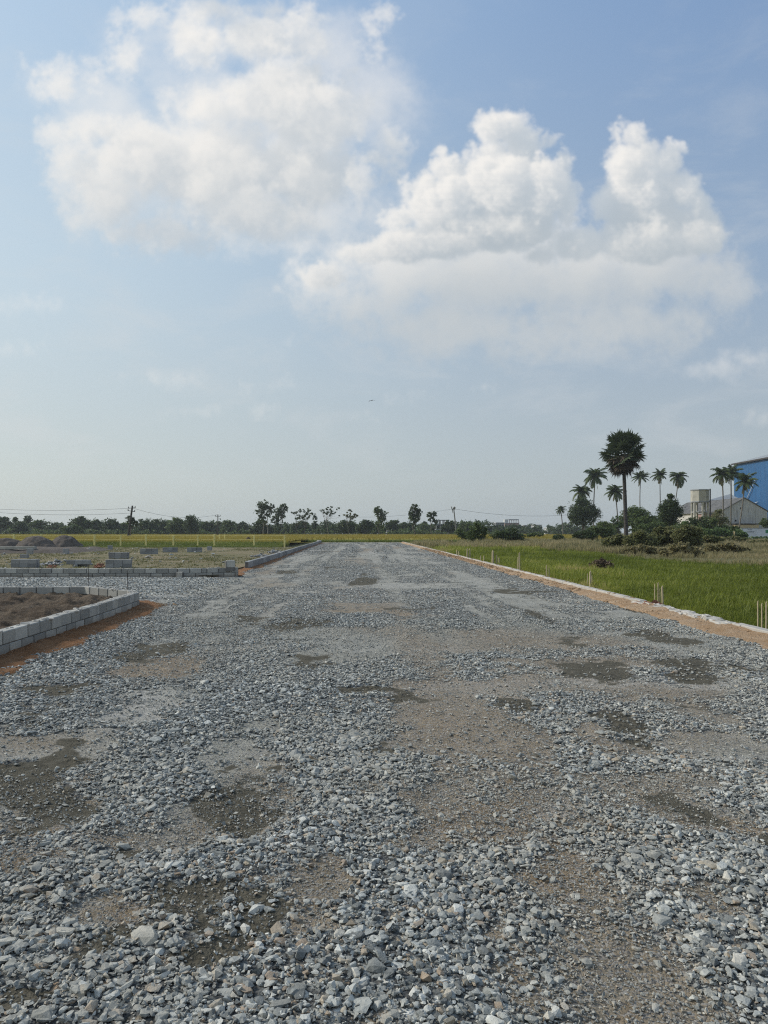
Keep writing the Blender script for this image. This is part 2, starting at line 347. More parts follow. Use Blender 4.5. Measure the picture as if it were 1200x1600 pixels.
def stone_colour(t, r1, r2):
    """broken granite: slate blue greys, pale greys, a few tan and rusty pieces; r1, r2 random 0..1"""
    a = t.ramp(r1, [(0, (.068, .075, .072)), (.18, (.140, .153, .147)), (.38, (.265, .280, .262)), (.60, (.445, .457, .420)), (.82, (.74, .735, .665)), (.92, (.45, .375, .26)), (1, (.34, .24, .15))])
    return a
MAT = {}
def make_materials():
    # loose stones
    m, t, b = material('stone', .85, .35); co = geopos(t); g = attr(t, 'tone'); du = attr(t, 'dust')
    c = stone_colour(t, g, g)
    n = t.noise(co, 45, 7, .7)
    c = t.mix(t.step(n, .30, .72), t.mix(.38, c, (.07, .075, .07)), t.mix(.20, c, (.50, .495, .47)))
    c = t.mix(t.math('MULTIPLY', t.step(t.voro(co, 160), .05, .25, 1, 0), .25), c, (.5, .5, .48))
    nz = t.new('ShaderNodeSeparateXYZ'); t.put(nz.inputs[0], t.new('ShaderNodeNewGeometry').outputs['Normal'])
    dm = t.math('MULTIPLY', t.math('MULTIPLY', du, t.step(nz.outputs[2], .1, .9)), t.step(t.noise(co, 30, 4, .6), .25, .6))
    c = t.mix(dm, c, (.34, .325, .275))
    t.put(b.inputs['Base Color'], c); bump(t, b, t.noise(co, 90, 6, .7), .006); MAT['stone'] = m
    # the bed of the gravel road; attributes fine (packed dust and grit) and mud (dark damp earth)
    m, t, b = material('gravel_bed', .95, .2); co = geopos(t); fi = attr(t, 'fine'); mu = attr(t, 'mud'); tn = attr(t, 'tan'); pale = attr(t, 'pale')
    mp = t.new('ShaderNodeVectorMath', operation='MULTIPLY'); t.put(mp.inputs[0], co); mp.inputs[1].default_value = (1, 1, 0); fl = mp.outputs[0]
    wob = t.vmath('ADD', fl, t.vmath('SCALE', t.vmath('SUBTRACT', t.noise(fl, 18, 3, .5, col=True), (.5, .5, .5)), sc=.05))
    cell = t.new('ShaderNodeTexVoronoi', feature='F1'); t.put(cell.inputs[0], wob); cell.inputs['Scale'].default_value = 19
    sx = t.new('ShaderNodeSeparateColor'); t.put(sx.inputs[0], cell.outputs['Color'])
    st = stone_colour(t, sx.outputs[0], None)
    st = t.mix(t.step(cell.outputs['Distance'], .32, .62), st, (.035, .037, .036))
    n = t.noise(fl, 60, 6, .7); st = t.mix(t.step(n, .3, .7, 0, .35), st, (.40, .395, .37))
    grit = t.new('ShaderNodeTexVoronoi', feature='F1'); t.put(grit.inputs[0], wob); grit.inputs['Scale'].default_value = 95
    sg = t.new('ShaderNodeSeparateColor'); t.put(sg.inputs[0], grit.outputs['Color'])
    dust = t.mix(t.step(t.noise(fl, 1.3, 5, .6), .35, .65), (.265, .257, .212), (.375, .365, .312))
    dust = t.mix(tn, dust, t.mix(t.step(t.noise(fl, 3.3, 5, .6), .35, .65), (.195, .147, .090), (.272, .208, .134)))
    dust = t.mix(t.math('MULTIPLY', t.step(sg.outputs[0], .70, .78), .6), dust, (.34, .335, .32))
    dust = t.mix(t.math('MULTIPLY', t.step(sg.outputs[1], .78, .84), .7), dust, (.09, .095, .10))
    dust = t.mix(t.step(t.noise(fl, 26, 7, .7), .45, .75, 0, .5), dust, (.12, .105, .088))
    brk = t.noise(fl, 9, 5, .65)
    thr = t.math('ADD', fi, t.math('MULTIPLY', t.math('SUBTRACT', brk, .5), 1.1))
    c = t.mix(t.step(thr, .35, .62), st, dust)
    c = t.mix(t.math('MULTIPLY', t.math('MULTIPLY', pale, .8), t.step(brk, .25, .7)), c, t.mix(t.step(sg.outputs[0], .6, .9), (.42, .40, .36), (.54, .525, .485)))
    mudc = t.mix(t.step(t.noise(fl, 14, 6, .7), .35, .65), (.068, .061, .043), (.112, .101, .074))
    mth = t.step(t.math('ADD', mu, t.math('MULTIPLY', t.math('SUBTRACT', brk, .5), .8)), .40, .60)
    c = t.mix(mth, c, mudc)
    t.put(b.inputs['Base Color'], c)
    h1 = t.math('MULTIPLY', t.math('SUBTRACT', 1.0, t.step(thr, .35, .62)), t.math('SUBTRACT', 1.0, cell.outputs['Distance']))
    h = t.math('ADD', t.math('MULTIPLY', h1, 1.2), t.math('MULTIPLY', t.math('SUBTRACT', 1.0, grit.outputs['Distance']), .22)); h = t.math('ADD', h, t.math('MULTIPLY', n, .5))
    bump(t, b, h, .030); MAT['bed'] = m
    # earths
    def earth(nm, c1, c2, c3, sc=1.0, b_=.03, grain=.5):
        m, t, b = material(nm, .97, .15); co = geopos(t); n1 = t.noise(co, .9*sc, 6, .62); n2 = t.noise(co, 11*sc, 7, .7); n3 = t.noise(co, 60, 4, .7)
        c = t.mix(t.step(n1, .35, .65), c1, c2); c = t.mix(t.step(n2, .45, .72, 0, .7), c, c3); c = t.mix(t.step(n3, .5, .8, 0, grain), c, tuple(x*1.5 for x in c2))
        t.put(b.inputs['Base Color'], c); bump(t, b, t.math('ADD', n2, t.math('MULTIPLY', n3, .3)), b_); MAT[nm] = m
    earth('brown_soil', (.092, .068, .047), (.140, .108, .076), (.052, .038, .026), 1.6, .05)
    earth('orange_sand', (.24, .115, .050), (.30, .165, .085), (.14, .07, .036), 3, .05)
    earth('tan_sand', (.36, .23, .125), (.44, .32, .21), (.25, .155, .085), 3, .05)
    earth('yard_earth', (.125, .118, .055), (.215, .170, .105), (.090, .088, .042), .35)
    earth('field_ground', (.08, .115, .028), (.11, .135, .04), (.09, .08, .04), .3)
    earth('bare_ground', (.20, .165, .115), (.15, .13, .08), (.10, .10, .05), .2)
    earth('grey_spoil', (.100, .083, .068), (.135, .115, .098), (.060, .050, .042), 2)
    earth('red_earth', (.22, .10, .05), (.27, .14, .08), (.15, .07, .04), 3)
    # concrete
    def concrete(nm, c1, c2, stain, sc=2.5, rnd=.25):
        m, t, b = material(nm, .92, .25); co = objco(t); n1 = t.noise(co, sc, 6, .6); n2 = t.noise(co, 35, 5, .7); pt = attr(t, 'tone')
        c = t.mix(t.step(n1, .3, .7), c1, c2); c = t.mix(t.step(n2, .5, .8, 0, .5), c, stain)
        c = t.mix(t.math('MULTIPLY', pt, rnd), c, tuple(x*.40 for x in c1)); c = t.mix(t.step(t.noise(co, 6, 5, .7), .52, .74, 0, .45), c, tuple(x*.55 for x in c2)) if nm in ('block_concrete', 'grey_block') else c; zs = t.new('ShaderNodeSeparateXYZ'); t.put(zs.inputs[0], geopos(t)); c = t.mix(t.math('MULTIPLY', t.step(t.math('ADD', zs.outputs[2], t.math('MULTIPLY', t.noise(geopos(t), 7, 4, .6), .12)), .20, .08), .55), c, (.20, .135, .08)) if nm == 'block_concrete' else c; t.put(b.inputs['Base Color'], c); bump(t, b, n2, .006); MAT[nm] = m
    concrete('block_concrete', (.37, .365, .335), (.48, .465, .41), (.25, .24, .21), rnd=.7)
    concrete('mortar', (.13, .125, .115), (.19, .18, .165), (.09, .085, .075))
    concrete('grey_block', (.27, .275, .275), (.36, .36, .345), (.19, .19, .185), rnd=.6)
    concrete('kerb_white', (.42, .395, .345), (.52, .49, .44), (.30, .24, .17), rnd=.4)
    concrete('old_concrete', (.32, .31, .27), (.44, .42, .36), (.13, .125, .105), 1.1)
    # walls of the warehouse: whitewash with dark rain streaks of their own
    m, t, b = material('weathered_wall', .92, .2); co = objco(t); sc_ = t.vmath('MULTIPLY', co, (2.2, 2.2, .18))
    s1 = t.noise(sc_, 1.4, 6, .65); c = t.mix(t.step(s1, .45, .74), (.50, .485, .45), (.22, .21, .195)); c = t.mix(t.step(t.noise(co, .5, 5, .6), .4, .7, 0, .5), c, (.38, .36, .32))
    t.put(b.inputs['Base Color'], c); MAT['weathered_wall'] = m
    # profiled blue sheet
    m, t, b = material('blue_sheet', .5, .4); co = objco(t); w = t.new('ShaderNodeTexWave', bands_direction='Y'); t.put(w.inputs[0], co); w.inputs['Scale'].default_value = .55
    n = t.noise(t.vmath('MULTIPLY', co, (1, .8, .10)), 1.2, 4, .6); c = t.mix(t.step(n, .3, .7), (.010, .075, .190), (.015, .102, .245)); t.put(b.inputs['Base Color'], c); bump(t, b, w.outputs['Fac'], .05); MAT['blue_sheet'] = m
    m, t, b = material('roof_sheet', .6, .3); co = objco(t); w = t.new('ShaderNodeTexWave', bands_direction='Y'); t.put(w.inputs[0], co); w.inputs['Scale'].default_value = .8
    c = t.mix(t.step(t.noise(co, .7, 5, .6), .3, .7), (.23, .245, .255), (.32, .335, .34)); t.put(b.inputs['Base Color'], c); bump(t, b, w.outputs['Fac'], .05); MAT['roof_sheet'] = m
    m, t, b = material('old_roof', .9, .2); co = objco(t); w = t.new('ShaderNodeTexWave', bands_direction='Y'); t.put(w.inputs[0], co); w.inputs['Scale'].default_value = .9
    c = t.mix(t.step(t.noise(co, .6, 6, .65), .3, .7), (.085, .085, .085), (.15, .148, .142)); t.put(b.inputs['Base Color'], c); bump(t, b, w.outputs['Fac'], .06); MAT['old_roof'] = m
    MAT['white_wall'] = simple_mat('white_wall', (.62, .64, .67), .12, .6)
    MAT['house_white'] = simple_mat('house_white', (.52, .52, .50), .15, .5)
    MAT['house_grey'] = simple_mat('house_grey', (.26, .27, .28), .15, .5)
    MAT['house_pink'] = simple_mat('house_pink', (.33, .22, .20), .15, .5)
    MAT['dark_opening'] = simple_mat('dark_opening', (.025, .027, .03), .2, 2)
    MAT['cream_wall'] = simple_mat('cream_wall', (.50, .40, .25), .15, 1)
    MAT['yellow_paint'] = simple_mat('yellow_paint', (.82, .70, .28), .10, 5)
    MAT['pale_stake'] = simple_mat('pale_stake', (.42, .35, .22), .2, 20)
    MAT['dark_pole'] = simple_mat('dark_pole', (.055, .05, .045), .2, 6)
    MAT['grey_pole'] = simple_mat('grey_pole', (.20, .20, .19), .2, 6)
    MAT['bark'] = simple_mat('bark', (.11, .095, .075), .35, 2, bmp=.03, bscale=6)
    MAT['pale_bark'] = simple_mat('pale_bark', (.22, .20, .17), .3, 2, bmp=.03, bscale=6)
    MAT['palm_bark'] = simple_mat('palm_bark', (.15, .135, .115), .3, 3, bmp=.03, bscale=8)
    MAT['dark_palm_bark'] = simple_mat('dark_palm_bark', (.065, .058, .050), .35, 3, bmp=.04, bscale=8)
    MAT['wire'] = simple_mat('wire', (.05, .05, .05), .1, 5)
    MAT['bird_dark'] = simple_mat('bird_dark', (.02, .02, .02), .1, 5)
    MAT['sign_ink'] = simple_mat('sign_ink', (.03, .035, .06), .1, 5)
    MAT['green_paint'] = simple_mat('green_paint', (.05, .22, .10), .1, 5)
    MAT['brick_red'] = simple_mat('brick_red', (.26, .12, .075), .3, 9, bmp=.01, bscale=50)
    MAT['brown_brush'] = simple_mat('brown_brush', (.075, .050, .035), .4, 9, bmp=.02, bscale=40)
    MAT['pale_pipe'] = simple_mat('pale_pipe', (.55, .60, .62), .1, 5)
    MAT['leaf_dark'] = leaf_mat('leaf_dark', (.026, .044, .014), (.075, .105, .034))
    MAT['leaf_mid'] = leaf_mat('leaf_mid', (.042, .066, .018), (.115, .155, .045))
    MAT['leaf_olive'] = leaf_mat('leaf_olive', (.070, .082, .028), (.19, .19, .080), (.26, .21, .13), .4)
    MAT['yard_grass'] = leaf_mat('yard_grass', (.085, .092, .034), (.15, .145, .062), (.20, .16, .09), .3)
    MAT['leaf_dry'] = leaf_mat('leaf_dry', (.13, .125, .055), (.29, .25, .13), (.38, .30, .19), .45)
    MAT['brush'] = leaf_mat('brush', (.060, .042, .028), (.15, .105, .068), None, .1)
    MAT['leaf_palm'] = leaf_mat('leaf_palm', (.036, .056, .020), (.105, .135, .048), (.24, .20, .10))
    MAT['leaf_palmyra'] = leaf_mat('leaf_palmyra', (.026, .040, .018), (.075, .098, .046), None, .2)
    MAT['dead_frond'] = leaf_mat('dead_frond', (.050, .040, .028), (.13, .10, .068), None, .1)
    MAT['leaf_bright'] = leaf_mat('leaf_bright', (.05, .09, .025), (.14, .20, .07))
    MAT['grass'] = leaf_mat('grass', (.080, .105, .016), (.225, .250, .040), (.34, .29, .11), .4)
    MAT['paddy'] = leaf_mat('paddy', (.19, .165, .030), (.30, .245, .050), (.32, .25, .08), .3)
    MAT['paddy_green'] = leaf_mat('paddy_green', (.085, .115, .024), (.20, .23, .05), (.33, .29, .10), .3)
# ------------------------------------------------------------------ road surface fields
def wp(px, py, rx, ry):   # a patch seen in the photo as an ellipse -> its centre and radii on the ground
    Y = yg(py); x = at(px, Y); return x, Y, rx/F*Y, (yg(py-ry)-yg(py+ry))/2
MUD = [(568,1155,34,24),(75,1212,85,38),(40,1130,46,14),(105,1083,50,10),(180,1325,60,22),(290,1400,105,20),(375,1440,64,34),(60,1392,70,18),(120,1505,55,24),(200,1592,100,14),(40,1560,50,12),
       (1005,1146,52,18),(940,1048,50,13),(1110,1050,80,12),(1122,1115,42,13),(1012,988,36,7),(885,998,34,8),(475,972,52,6),(488,1038,34,10),(1165,1290,50,20),(400,1222,44,26),(18,1060,28,10),
       (600,1088,60,8),(1190,1345,30,14),(790,1110,40,10),(380,968,26,5),(1000,1240,60,16),(250,1015,40,6),(640,950,60,5),(820,925,40,4)]
FINE = [(720,1130,105,60),(790,1265,138,78),(690,1240,40,30),(840,1305,80,26),(250,1042,75,12),(255,1008,60,9),(735,1070,120,18),(1010,1232,130,26),(800,1490,34,60),(930,1400,44,50),
        (960,1572,110,34),(480,1425,46,70),(70,1320,120,42),(260,1262,70,26),(930,1195,110,26),(250,1100,70,26),(1000,1068,140,14),(620,1205,60,24),(400,1180,60,20),(420,1225,90,36),(90,1170,90,24),
        (700,1010,90,9),(560,950,80,7),(640,915,70,5),(590,880,80,3),(1130,1170,80,20),(1100,1560,60,30),(850,1420,40,26),(520,1520,60,40),(1040,1360,60,26),(690,1300,60,20),(330,1400,130,34),(180,1420,60,30),
        (420,1005,60,8),(860,1040,90,10),(540,990,120,7),(1150,1005,60,8),(1000,960,60,5),(300,960,50,6),(210,1130,60,14),(1090,1090,70,10)]
PALE = [(1000,1066,140,10),(740,1066,110,12),(255,1095,60,20),(590,878,90,3),(600,915,90,4),(250,935,60,3),(70,1312,80,22),(1100,1180,80,10),(700,1015,90,6),(340,1010,90,6),(840,1240,60,12),(480,940,90,4)]
TAN = [(720,1130,110,60),(785,1262,130,75),(860,1400,70,90),(250,1040,110,18),(400,1225,80,40),(110,1290,140,60),(300,1400,160,50),(960,1215,120,40),(700,1060,140,20),(40,1160,120,40),(1150,1300,90,50),(1090,1100,110,20),(480,1500,60,90),(90,1540,110,60),(880,1560,60,60),(560,960,100,10),(900,1010,100,12)]
def patchfield(x, y, L, seed, soft=.7, warp=.30):
    wx = x+warp*fbm(x*1.3, y*1.3, seed, 5, .6)*(1+y*.06)+.25*warp*fbm(x*6, y*6, seed+4, 3); wy = y+warp*2.2*fbm(x*1.3+9, y*1.3, seed+9, 5, .6)*(1+y*.08)+.4*warp*fbm(x*6+3, y*6, seed+5, 3)
    v = np.zeros_like(x)
    for i, q in enumerate(L):
        cx, cy, rx, ry = wp(*q); st_ = .72+.28*math.sin(i*2.7+seed); ry = max(ry, .05)
        d = np.sqrt(((wx-cx)/rx)**2+((wy-cy)/ry)**2); v = np.maximum(v, st_*(1-sstep(d, 1-soft, 1+soft)))
    return v
def fields(x, y):
    far = sstep(y, 7, 18)
    fine = patchfield(x, y, FINE, 3)*1.35
    n = fbm(x*.55, y*.30, 21, 5, .55); n2 = fbm(x*1.9, y*1.3, 31, 4); n3 = fbm(x*5.5, y*5.5, 35, 4)
    fine = np.maximum(fine, sstep(n+.35*n2, .10, .46)*.85)
    # wheel-worn lines along the road
    wob = .5*fbm(y*.05, y*0, 43, 2)
    tr = sstep(fbm((x+wob)*1.15, y*.045, 41, 4)+.25*n2, -.02, .38); fine = np.maximum(fine, tr*(.35+.6*far))
    for x0, w in ((.80, .38), (-2.05, .42), (2.75, .30)):
        fine = np.maximum(fine, np.exp(-((x-x0-.10*np.sin(y*.35))/w)**2)*(.62+.55*n2+.35*n))
    fine = np.clip(fine+.30*n3, 0, 1)
    mud = patchfield(x, y, MUD, 5, .75, .34)*1.25
    mud = np.maximum(mud, sstep(fbm(x*.7+5, y*.22, 61, 4), .30, .58)*.85*sstep(y, 9, 14))
    mud = np.clip(mud+.25*n3*(mud > .02), 0, 1)
    pale = np.maximum(patchfield(x, y, PALE, 8, .9)*(1-.35*far), .6*sstep(fbm((x+wob)*.8+2, y*.05, 71, 4)+.2*n2, .05, .45)*far)
    return fine, mud, pale
def tanfield(x, y): return np.clip(np.maximum(1.6*patchfield(x, y, TAN, 12, .9, .4), .8*sstep(fbm(x*.35+9, y*.12, 75, 4), .05, .4)), 0, 1)
def ground_z(x, y, fine, mud):
    z = .030*fbm(x*.8, y*.8, 81, 3)+.018*fbm(x*4, y*4, 85, 4)+.006*fbm(x*17, y*17, 88, 3)
    z = z+.012*(1-np.clip(fine+mud, 0, 1))+.008*mud*fbm(x*11, y*11, 90, 3)
    return z*(1-.5*sstep(y, 12, 40))
XR = lambda y: 5.30+.30*sstep(y, 14, 30)+.5*sstep(y, 30, 110)
def XL(y): return np.where(y < 15.4, -3.92, np.where(y < 24.0, -4.6, np.where(y < 30, -4.35, -4.35-(y-30)*.011)))

def grass_limit(x, y):
    u = x/np.maximum(y, 1); return np.interp(u, [0, .24, .30, .36, .44, .56], [70, 66, 56, 45, 38, 32])+3.0*fbm(x*.18, y*.15, 191, 4)+1.2*fbm(x*.9, y*.6, 195, 3)
def grid_mesh(X, Y, Z, name, mat, attrs=None, smooth=True):
    ny, nx = X.shape; V = np.stack([X.ravel(), Y.ravel(), Z.ravel()], 1); i = np.arange(ny*nx).reshape(ny, nx)
    Fc = np.stack([i[:-1, :-1].ravel(), i[:-1, 1:].ravel(), i[1:, 1:].ravel(), i[1:, :-1].ravel()], 1)
    return npmesh(name, V, Fc, mat, attrs, smooth)

def hull_variants(seed, n, npts, flat=(.5, .9)):
    rng = random.Random(seed); out = []
    for k in range(n):
        bm = bmesh.new(); a, b_, c = 1, rng.uniform(.6, .95), rng.uniform(*flat)
        # cut faces: points on a box-ish superellipsoid
        for _ in range(npts):
            v = Vector((rng.gauss(0, 1), rng.gauss(0, 1), rng.gauss(0, 1))).normalized()
            p = 3.2; r = (abs(v.x)**p+abs(v.y)**p+abs(v.z)**p)**(-1/p)*rng.uniform(.82, 1.05)
            bm.verts.new((v.x*r*a*.5, v.y*r*b_*.5, v.z*r*c*.5))
        h = bmesh.ops.convex_hull(bm, input=bm.verts)
        bmesh.ops.delete(bm, geom=[v for v in bm.verts if not v.link_faces], context='VERTS')
        bmesh.ops.triangulate(bm, faces=bm.faces); bm.verts.ensure_lookup_table(); bm.verts.index_update()
        out.append((np.array([v.co for v in bm.verts]), np.array([[v.index for v in f.verts] for f in bm.faces]))); bm.free()
    return out

def stones_on(rng, n, region, size, var, keep, flatness, embed, lift=0.0, zfun=None):
    """random stones in region (x0,x1,y0,y1); keep(x,y,fine,mud)->probability"""
    x0, x1, y0, y1 = region
    # uniform over the visible trapezoid
    y = rng.uniform(y0, y1, n); x = rng.uniform(x0, x1, n)
    vis = (x > -.52*y-.35) & (x < .585*y+.35); x, y = x[vis], y[vis]
    fi, mu, pa = fields(x, y); k = (rng.random(len(x)) < keep(x, y, fi, mu)) & (x < XR(y)-.04+np.abs(rng.normal(0, .10, len(x)))+.05*fbm(y*1.3, y*0, 7, 3)) & (x > XL(y)+.02-np.abs(rng.normal(0, .05, len(x))))
    x, y, fi, mu = x[k], y[k], fi[k], mu[k]; m = len(x)
    s = size*np.exp(rng.normal(0, var, m)); s *= 1-.35*np.clip(fi, 0, 1)
    s *= 1+.25*fbm(x*.6+3, y*.6, 101, 2)
    z = ground_z(x, y, fi, mu)+s*flatness*(.5-embed)+lift*rng.random(m)
    idx = rng.integers(0, len(variants_cache[n_var]), m)
    R = rotm(rng.uniform(0, 6.28, m), rng.normal(0, .17, m), rng.normal(0, .17, m))
    sc = np.stack([s*rng.uniform(.9, 1.25, m), s*rng.uniform(.75, 1.1, m), s*flatness*rng.uniform(.8, 1.5, m)], 1)
    tone = np.clip(rng.beta(.85, 1.0, m)*.95+.20*fbm(x*.5, y*.3, 111, 3)+(rng.random(m) < .05)*.25, 0, 1)
    dust = np.clip(.15+fi*.9+.65*sstep(fbm(x*1.1, y*.9, 121, 4), -.05, .45)+rng.uniform(-.2, .15, m), 0, 1)
    return np.stack([x, y, z], 1), R, sc, idx, tone, dust
variants_cache = {}; n_var = 'a'

def build_ground():
    global n_var
    # ---- the wide ground, reaching the horizon
    xs = np.concatenate([-np.geomspace(3000, 40, 30), np.linspace(-38, 60, 60), np.geomspace(62, 3000, 30)]); ys = np.concatenate([np.linspace(-60, 0, 12), np.linspace(2, 120, 60), np.geomspace(124, 4000, 40)])
    X, Y = np.meshgrid(xs, ys); Z = -.10+.02*fbm(X*.3, Y*.3, 5, 3)
    m, t, b = material('plain_ground', .97, .1); co = geopos(t)
    c = t.mix(t.step(t.noise(co, .03, 5, .6), .35, .65), (.085, .085, .035), (.16, .135, .07)); c = t.mix(t.step(t.noise(co, .7, 6, .65), .4, .7, 0, .6), c, (.06, .07, .025))
    t.put(b.inputs['Base Color'], c); bump(t, b, t.noise(co, 3, 6, .7), .08)
    tag(link('ground', grid_mesh(X, Y, Z, 'ground', m)), kind='structure')
    # ---- gravel road
    ys = np.concatenate([np.linspace(-6, 1.6, 40)[:-1], np.geomspace(1.6, 112, 620)]); u = np.linspace(0, 1, 300)
    Yg = np.repeat(ys[:, None], len(u), 1); xl = (XL(ys)-.35)[:, None]; xr = (XR(ys)+.25)[:, None]
    xl = np.where(ys[:, None] < 24.5, -4.75, xl)
    Xg = xl+(xr-xl)*u[None]
    fi, mu, pa = fields(Xg, Yg); Zg = ground_z(Xg, Yg, fi, mu)
    tag(link('gravel_road', grid_mesh(Xg, Yg, Zg, 'gravel_road', MAT['bed'], dict(fine=fi.ravel(), mud=mu.ravel(), pale=pa.ravel(), tan=tanfield(Xg, Yg).ravel()))), kind='structure')
    # ---- side road that leaves to the left between the low block walls
    ys = np.linspace(15.2, 24.3, 90); xs = np.concatenate([-np.geomspace(60, 16, 30), np.linspace(-15.9, -4.2, 130)])
    X, Y = np.meshgrid(xs, ys); fi = .35*sstep(fbm(X*.5, Y*.7, 131, 4), .0, .4)+.9*np.exp(-((Y-17.6)/.8)**2)*(X > -7.5); mu = X*0; pa = np.maximum(fi*.9, .7*np.exp(-((Y-16.9)/.5)**2))
    tag(link('side_road', grid_mesh(X, Y, ground_z(X, Y, fi, mu)+.018-.05*sstep(X, -4.65, -4.25), 'side_road', MAT['bed'], dict(fine=fi.ravel(), mud=mu.ravel(), pale=pa.ravel()))), kind='structure')
    # ---- stones
    rng = np.random.default_rng(5); packs = []
    variants_cache['a'] = hull_variants(3, 32, 18); variants_cache['b'] = hull_variants(7, 20, 9); off = 0
    coarse = lambda x, y: sstep(fbm(x*.45+1.7, y*.45, 151, 3), -.28, .22)
    jobs = [
        # variants, count, region, size, var, keep, flat, embed, lift
        ('a', 12500, (-5.3, 5.6, 2.0, 9), .047, .30, lambda x, y, f, m: (.95*coarse(x, y)+.10)*(1-.93*sstep(f, .25, .7))*(1-.90*sstep(m, .2, .6)), .44, .36, .006),
        ('a', 52000, (-5.3, 5.6, 2.0, 9), .032, .30, lambda x, y, f, m: (1-.86*sstep(f, .3, .75))*(1-.90*sstep(m, .25, .6)), .52, .34, .006),
        ('b', 110000, (-4.3, 4.6, 2.0, 6.5), .018, .35, lambda x, y, f, m: (1-.80*sstep(f, .35, .85))*(1-.88*sstep(m, .3, .65)), .75, .15, .004),
        ('b', 110000, (-2.9, 3.0, 2.0, 4.6), .010, .4, lambda x, y, f, m: .25+.45*sstep(f, .1, .5)*(1-.8*m), .8, .2, .002),
        ('b', 74000, (-5.3, 5.6, 9, 17), .031, .28, lambda x, y, f, m: (1-.93*sstep(f, .3, .75))*(1-.90*sstep(m, .25, .6)), .50, .38, .008),
        ('b', 76000, (-5.3, 5.7, 6.5, 13), .024, .3, lambda x, y, f, m: (1-.5*sstep(f, .4, .9))*(1-.85*sstep(m, .25, .6)), .7, .15, .006),
        ('b', 86000, (-5.3, 5.9, 17, 42), .039, .28, lambda x, y, f, m: (1-.85*sstep(f, .15, .9))*(1-.85*sstep(m, .25, .6)), .42, .38, .008),
        ('b', 24000, (-6.0, 6.4, 42, 110), .070, .28, lambda x, y, f, m: (1-.75*sstep(f, .1, .95))*.8, .5, .2, .02)]
    Vs, Fs, T, Du = [], [], [], []
    for (nv, n, reg, size, var, keep, flat, emb, lift) in jobs:
        n_var = nv
        pos, R, sc, idx, tone, dust = stones_on(rng, n, reg, size, var, keep, flat, emb, lift)
        V, Fc, own = scatter_mesh(variants_cache[nv], idx, pos, R, sc); Vs.append(V); Fs.append(Fc+off); off += len(V); T.append(tone[own]); Du.append(dust[own])
    # side road stones
    n = 28000; x = -3.7-rng.random(n)**1.15*11.3; y = rng.uniform(16.35, 24.1, n); k = (x > -.52*y-.3) & (rng.random(n) < .25+.75*sstep(-x, 4.0, 5.2)) & (rng.random(n) > .75*np.exp(-((y-17.2)/.55)**2)); x, y = x[k], y[k]; n = len(x)
    s = .055*np.exp(rng.normal(0, .25, n)); z = ground_z(x, y, x*0, x*0)+.018*sstep(-x, 4.3, 4.7)+.12*s
    V, Fc, own = scatter_mesh(variants_cache['b'], rng.integers(0, 20, n), np.stack([x, y, z], 1), rotm(rng.uniform(0, 6.28, n), rng.normal(0, .25, n)), np.stack([s*1.1, s*.9, s*.6], 1))
    Vs.append(V); Fs.append(Fc+off); T.append(np.clip(rng.beta(2.2, 1.8, n), 0, 1)[own]); Du.append(np.clip(rng.uniform(0, .5, n), 0, 1)[own])
    me = npmesh('loose_stones', np.concatenate(Vs), np.concatenate(Fs), MAT['stone'], dict(tone=np.concatenate(T), dust=np.concatenate(Du)))
    tag(link('loose_stones', me), 'loose grey crushed stones lying all over the unpaved road', 'gravel', kind='stuff')
    print('STONES', len(me.polygons))
    # ---- sand strips along the kerbs
    def strip(name, path, w0, w1, z0, z1, mat, seed, kind='structure', n=160, m=14):
        """path: (x, y) of the kerb foot; the strip runs w0..w1 sideways, high at the kerb"""
        pth = np.array(path); s = np.concatenate([[0], np.cumsum(np.hypot(*np.diff(pth, axis=0).T))]); q = np.linspace(0, s[-1], n)
        x = np.interp(q, s, pth[:, 0]); y = np.interp(q, s, pth[:, 1]); tx = np.gradient(x); ty = np.gradient(y); L = np.hypot(tx, ty); nx_, ny_ = ty/L, -tx/L
        u = np.linspace(0, 1, m)[None]; edge = (w1-w0)*(1+.38*fbm(q*1.3, q*0+seed, seed, 5, .65))[:, None]
        X = x[:, None]+nx_[:, None]*(w0+u*edge); Y = y[:, None]+ny_[:, None]*(w0+u*edge)
        Z = z0*(1-u)**.8*(1+.35*fbm(X*.9, Y*.9, seed+2, 3))+z1*u+.030*fbm(X*7, Y*7, seed, 4)*(1-u*.5)+.012*fbm(X*25, Y*25, seed, 3)-.035*sstep(u, .85, 1)
        return tag(link(name, grid_mesh(X, Y, Z, name, mat)), kind=kind)
    strip('orange_sand_edge', [(-4.02, 4.5), (-4.07, 8), (-4.12, 12), (-4.2, 14.6), (-4.55, 15.5)], -.12, .40, .075, .012, MAT['orange_sand'], 4)
    strip('orange_sand_patch', [(-4.3, 25.0), (-4.6, 27), (-4.6, 31), (-5.0, 60), (-5.35, 104)], -.3, .42, .07, .015, MAT['orange_sand'], 6)
    strip('sandy_verge', [(6.3, 110), (5.95, 60), (5.70, 24), (5.60, 14), (5.58, 8)], -.12, .42, .09, .008, MAT['tan_sand'], 9, n=500)
    strip('dry_verge', [(5.9, 8), (5.9, 14), (5.96, 24), (6.2, 60), (6.6, 110)], -.1, .5, .07, -.05, MAT['bare_ground'], 12, n=300)
    n = 9000; y = 7+rng.random(n)**1.6*60; x = np.where(rng.random(n) < .5, 5.42+.005*y+rng.normal(0, .16, n), 5.42); x = 5.42+.006*y+rng.normal(0, .14, n); s = .016*np.exp(rng.normal(0, .5, n))*(1+y*.03)
    n2 = 5000; y2 = 6+rng.random(n2)*9.3; x2 = -4.02+rng.normal(0, .12, n2); s2 = .016*np.exp(rng.normal(0, .5, n2)); x = np.concatenate([x, x2]); y = np.concatenate([y, y2]); s = np.concatenate([s, s2]); n = len(x)
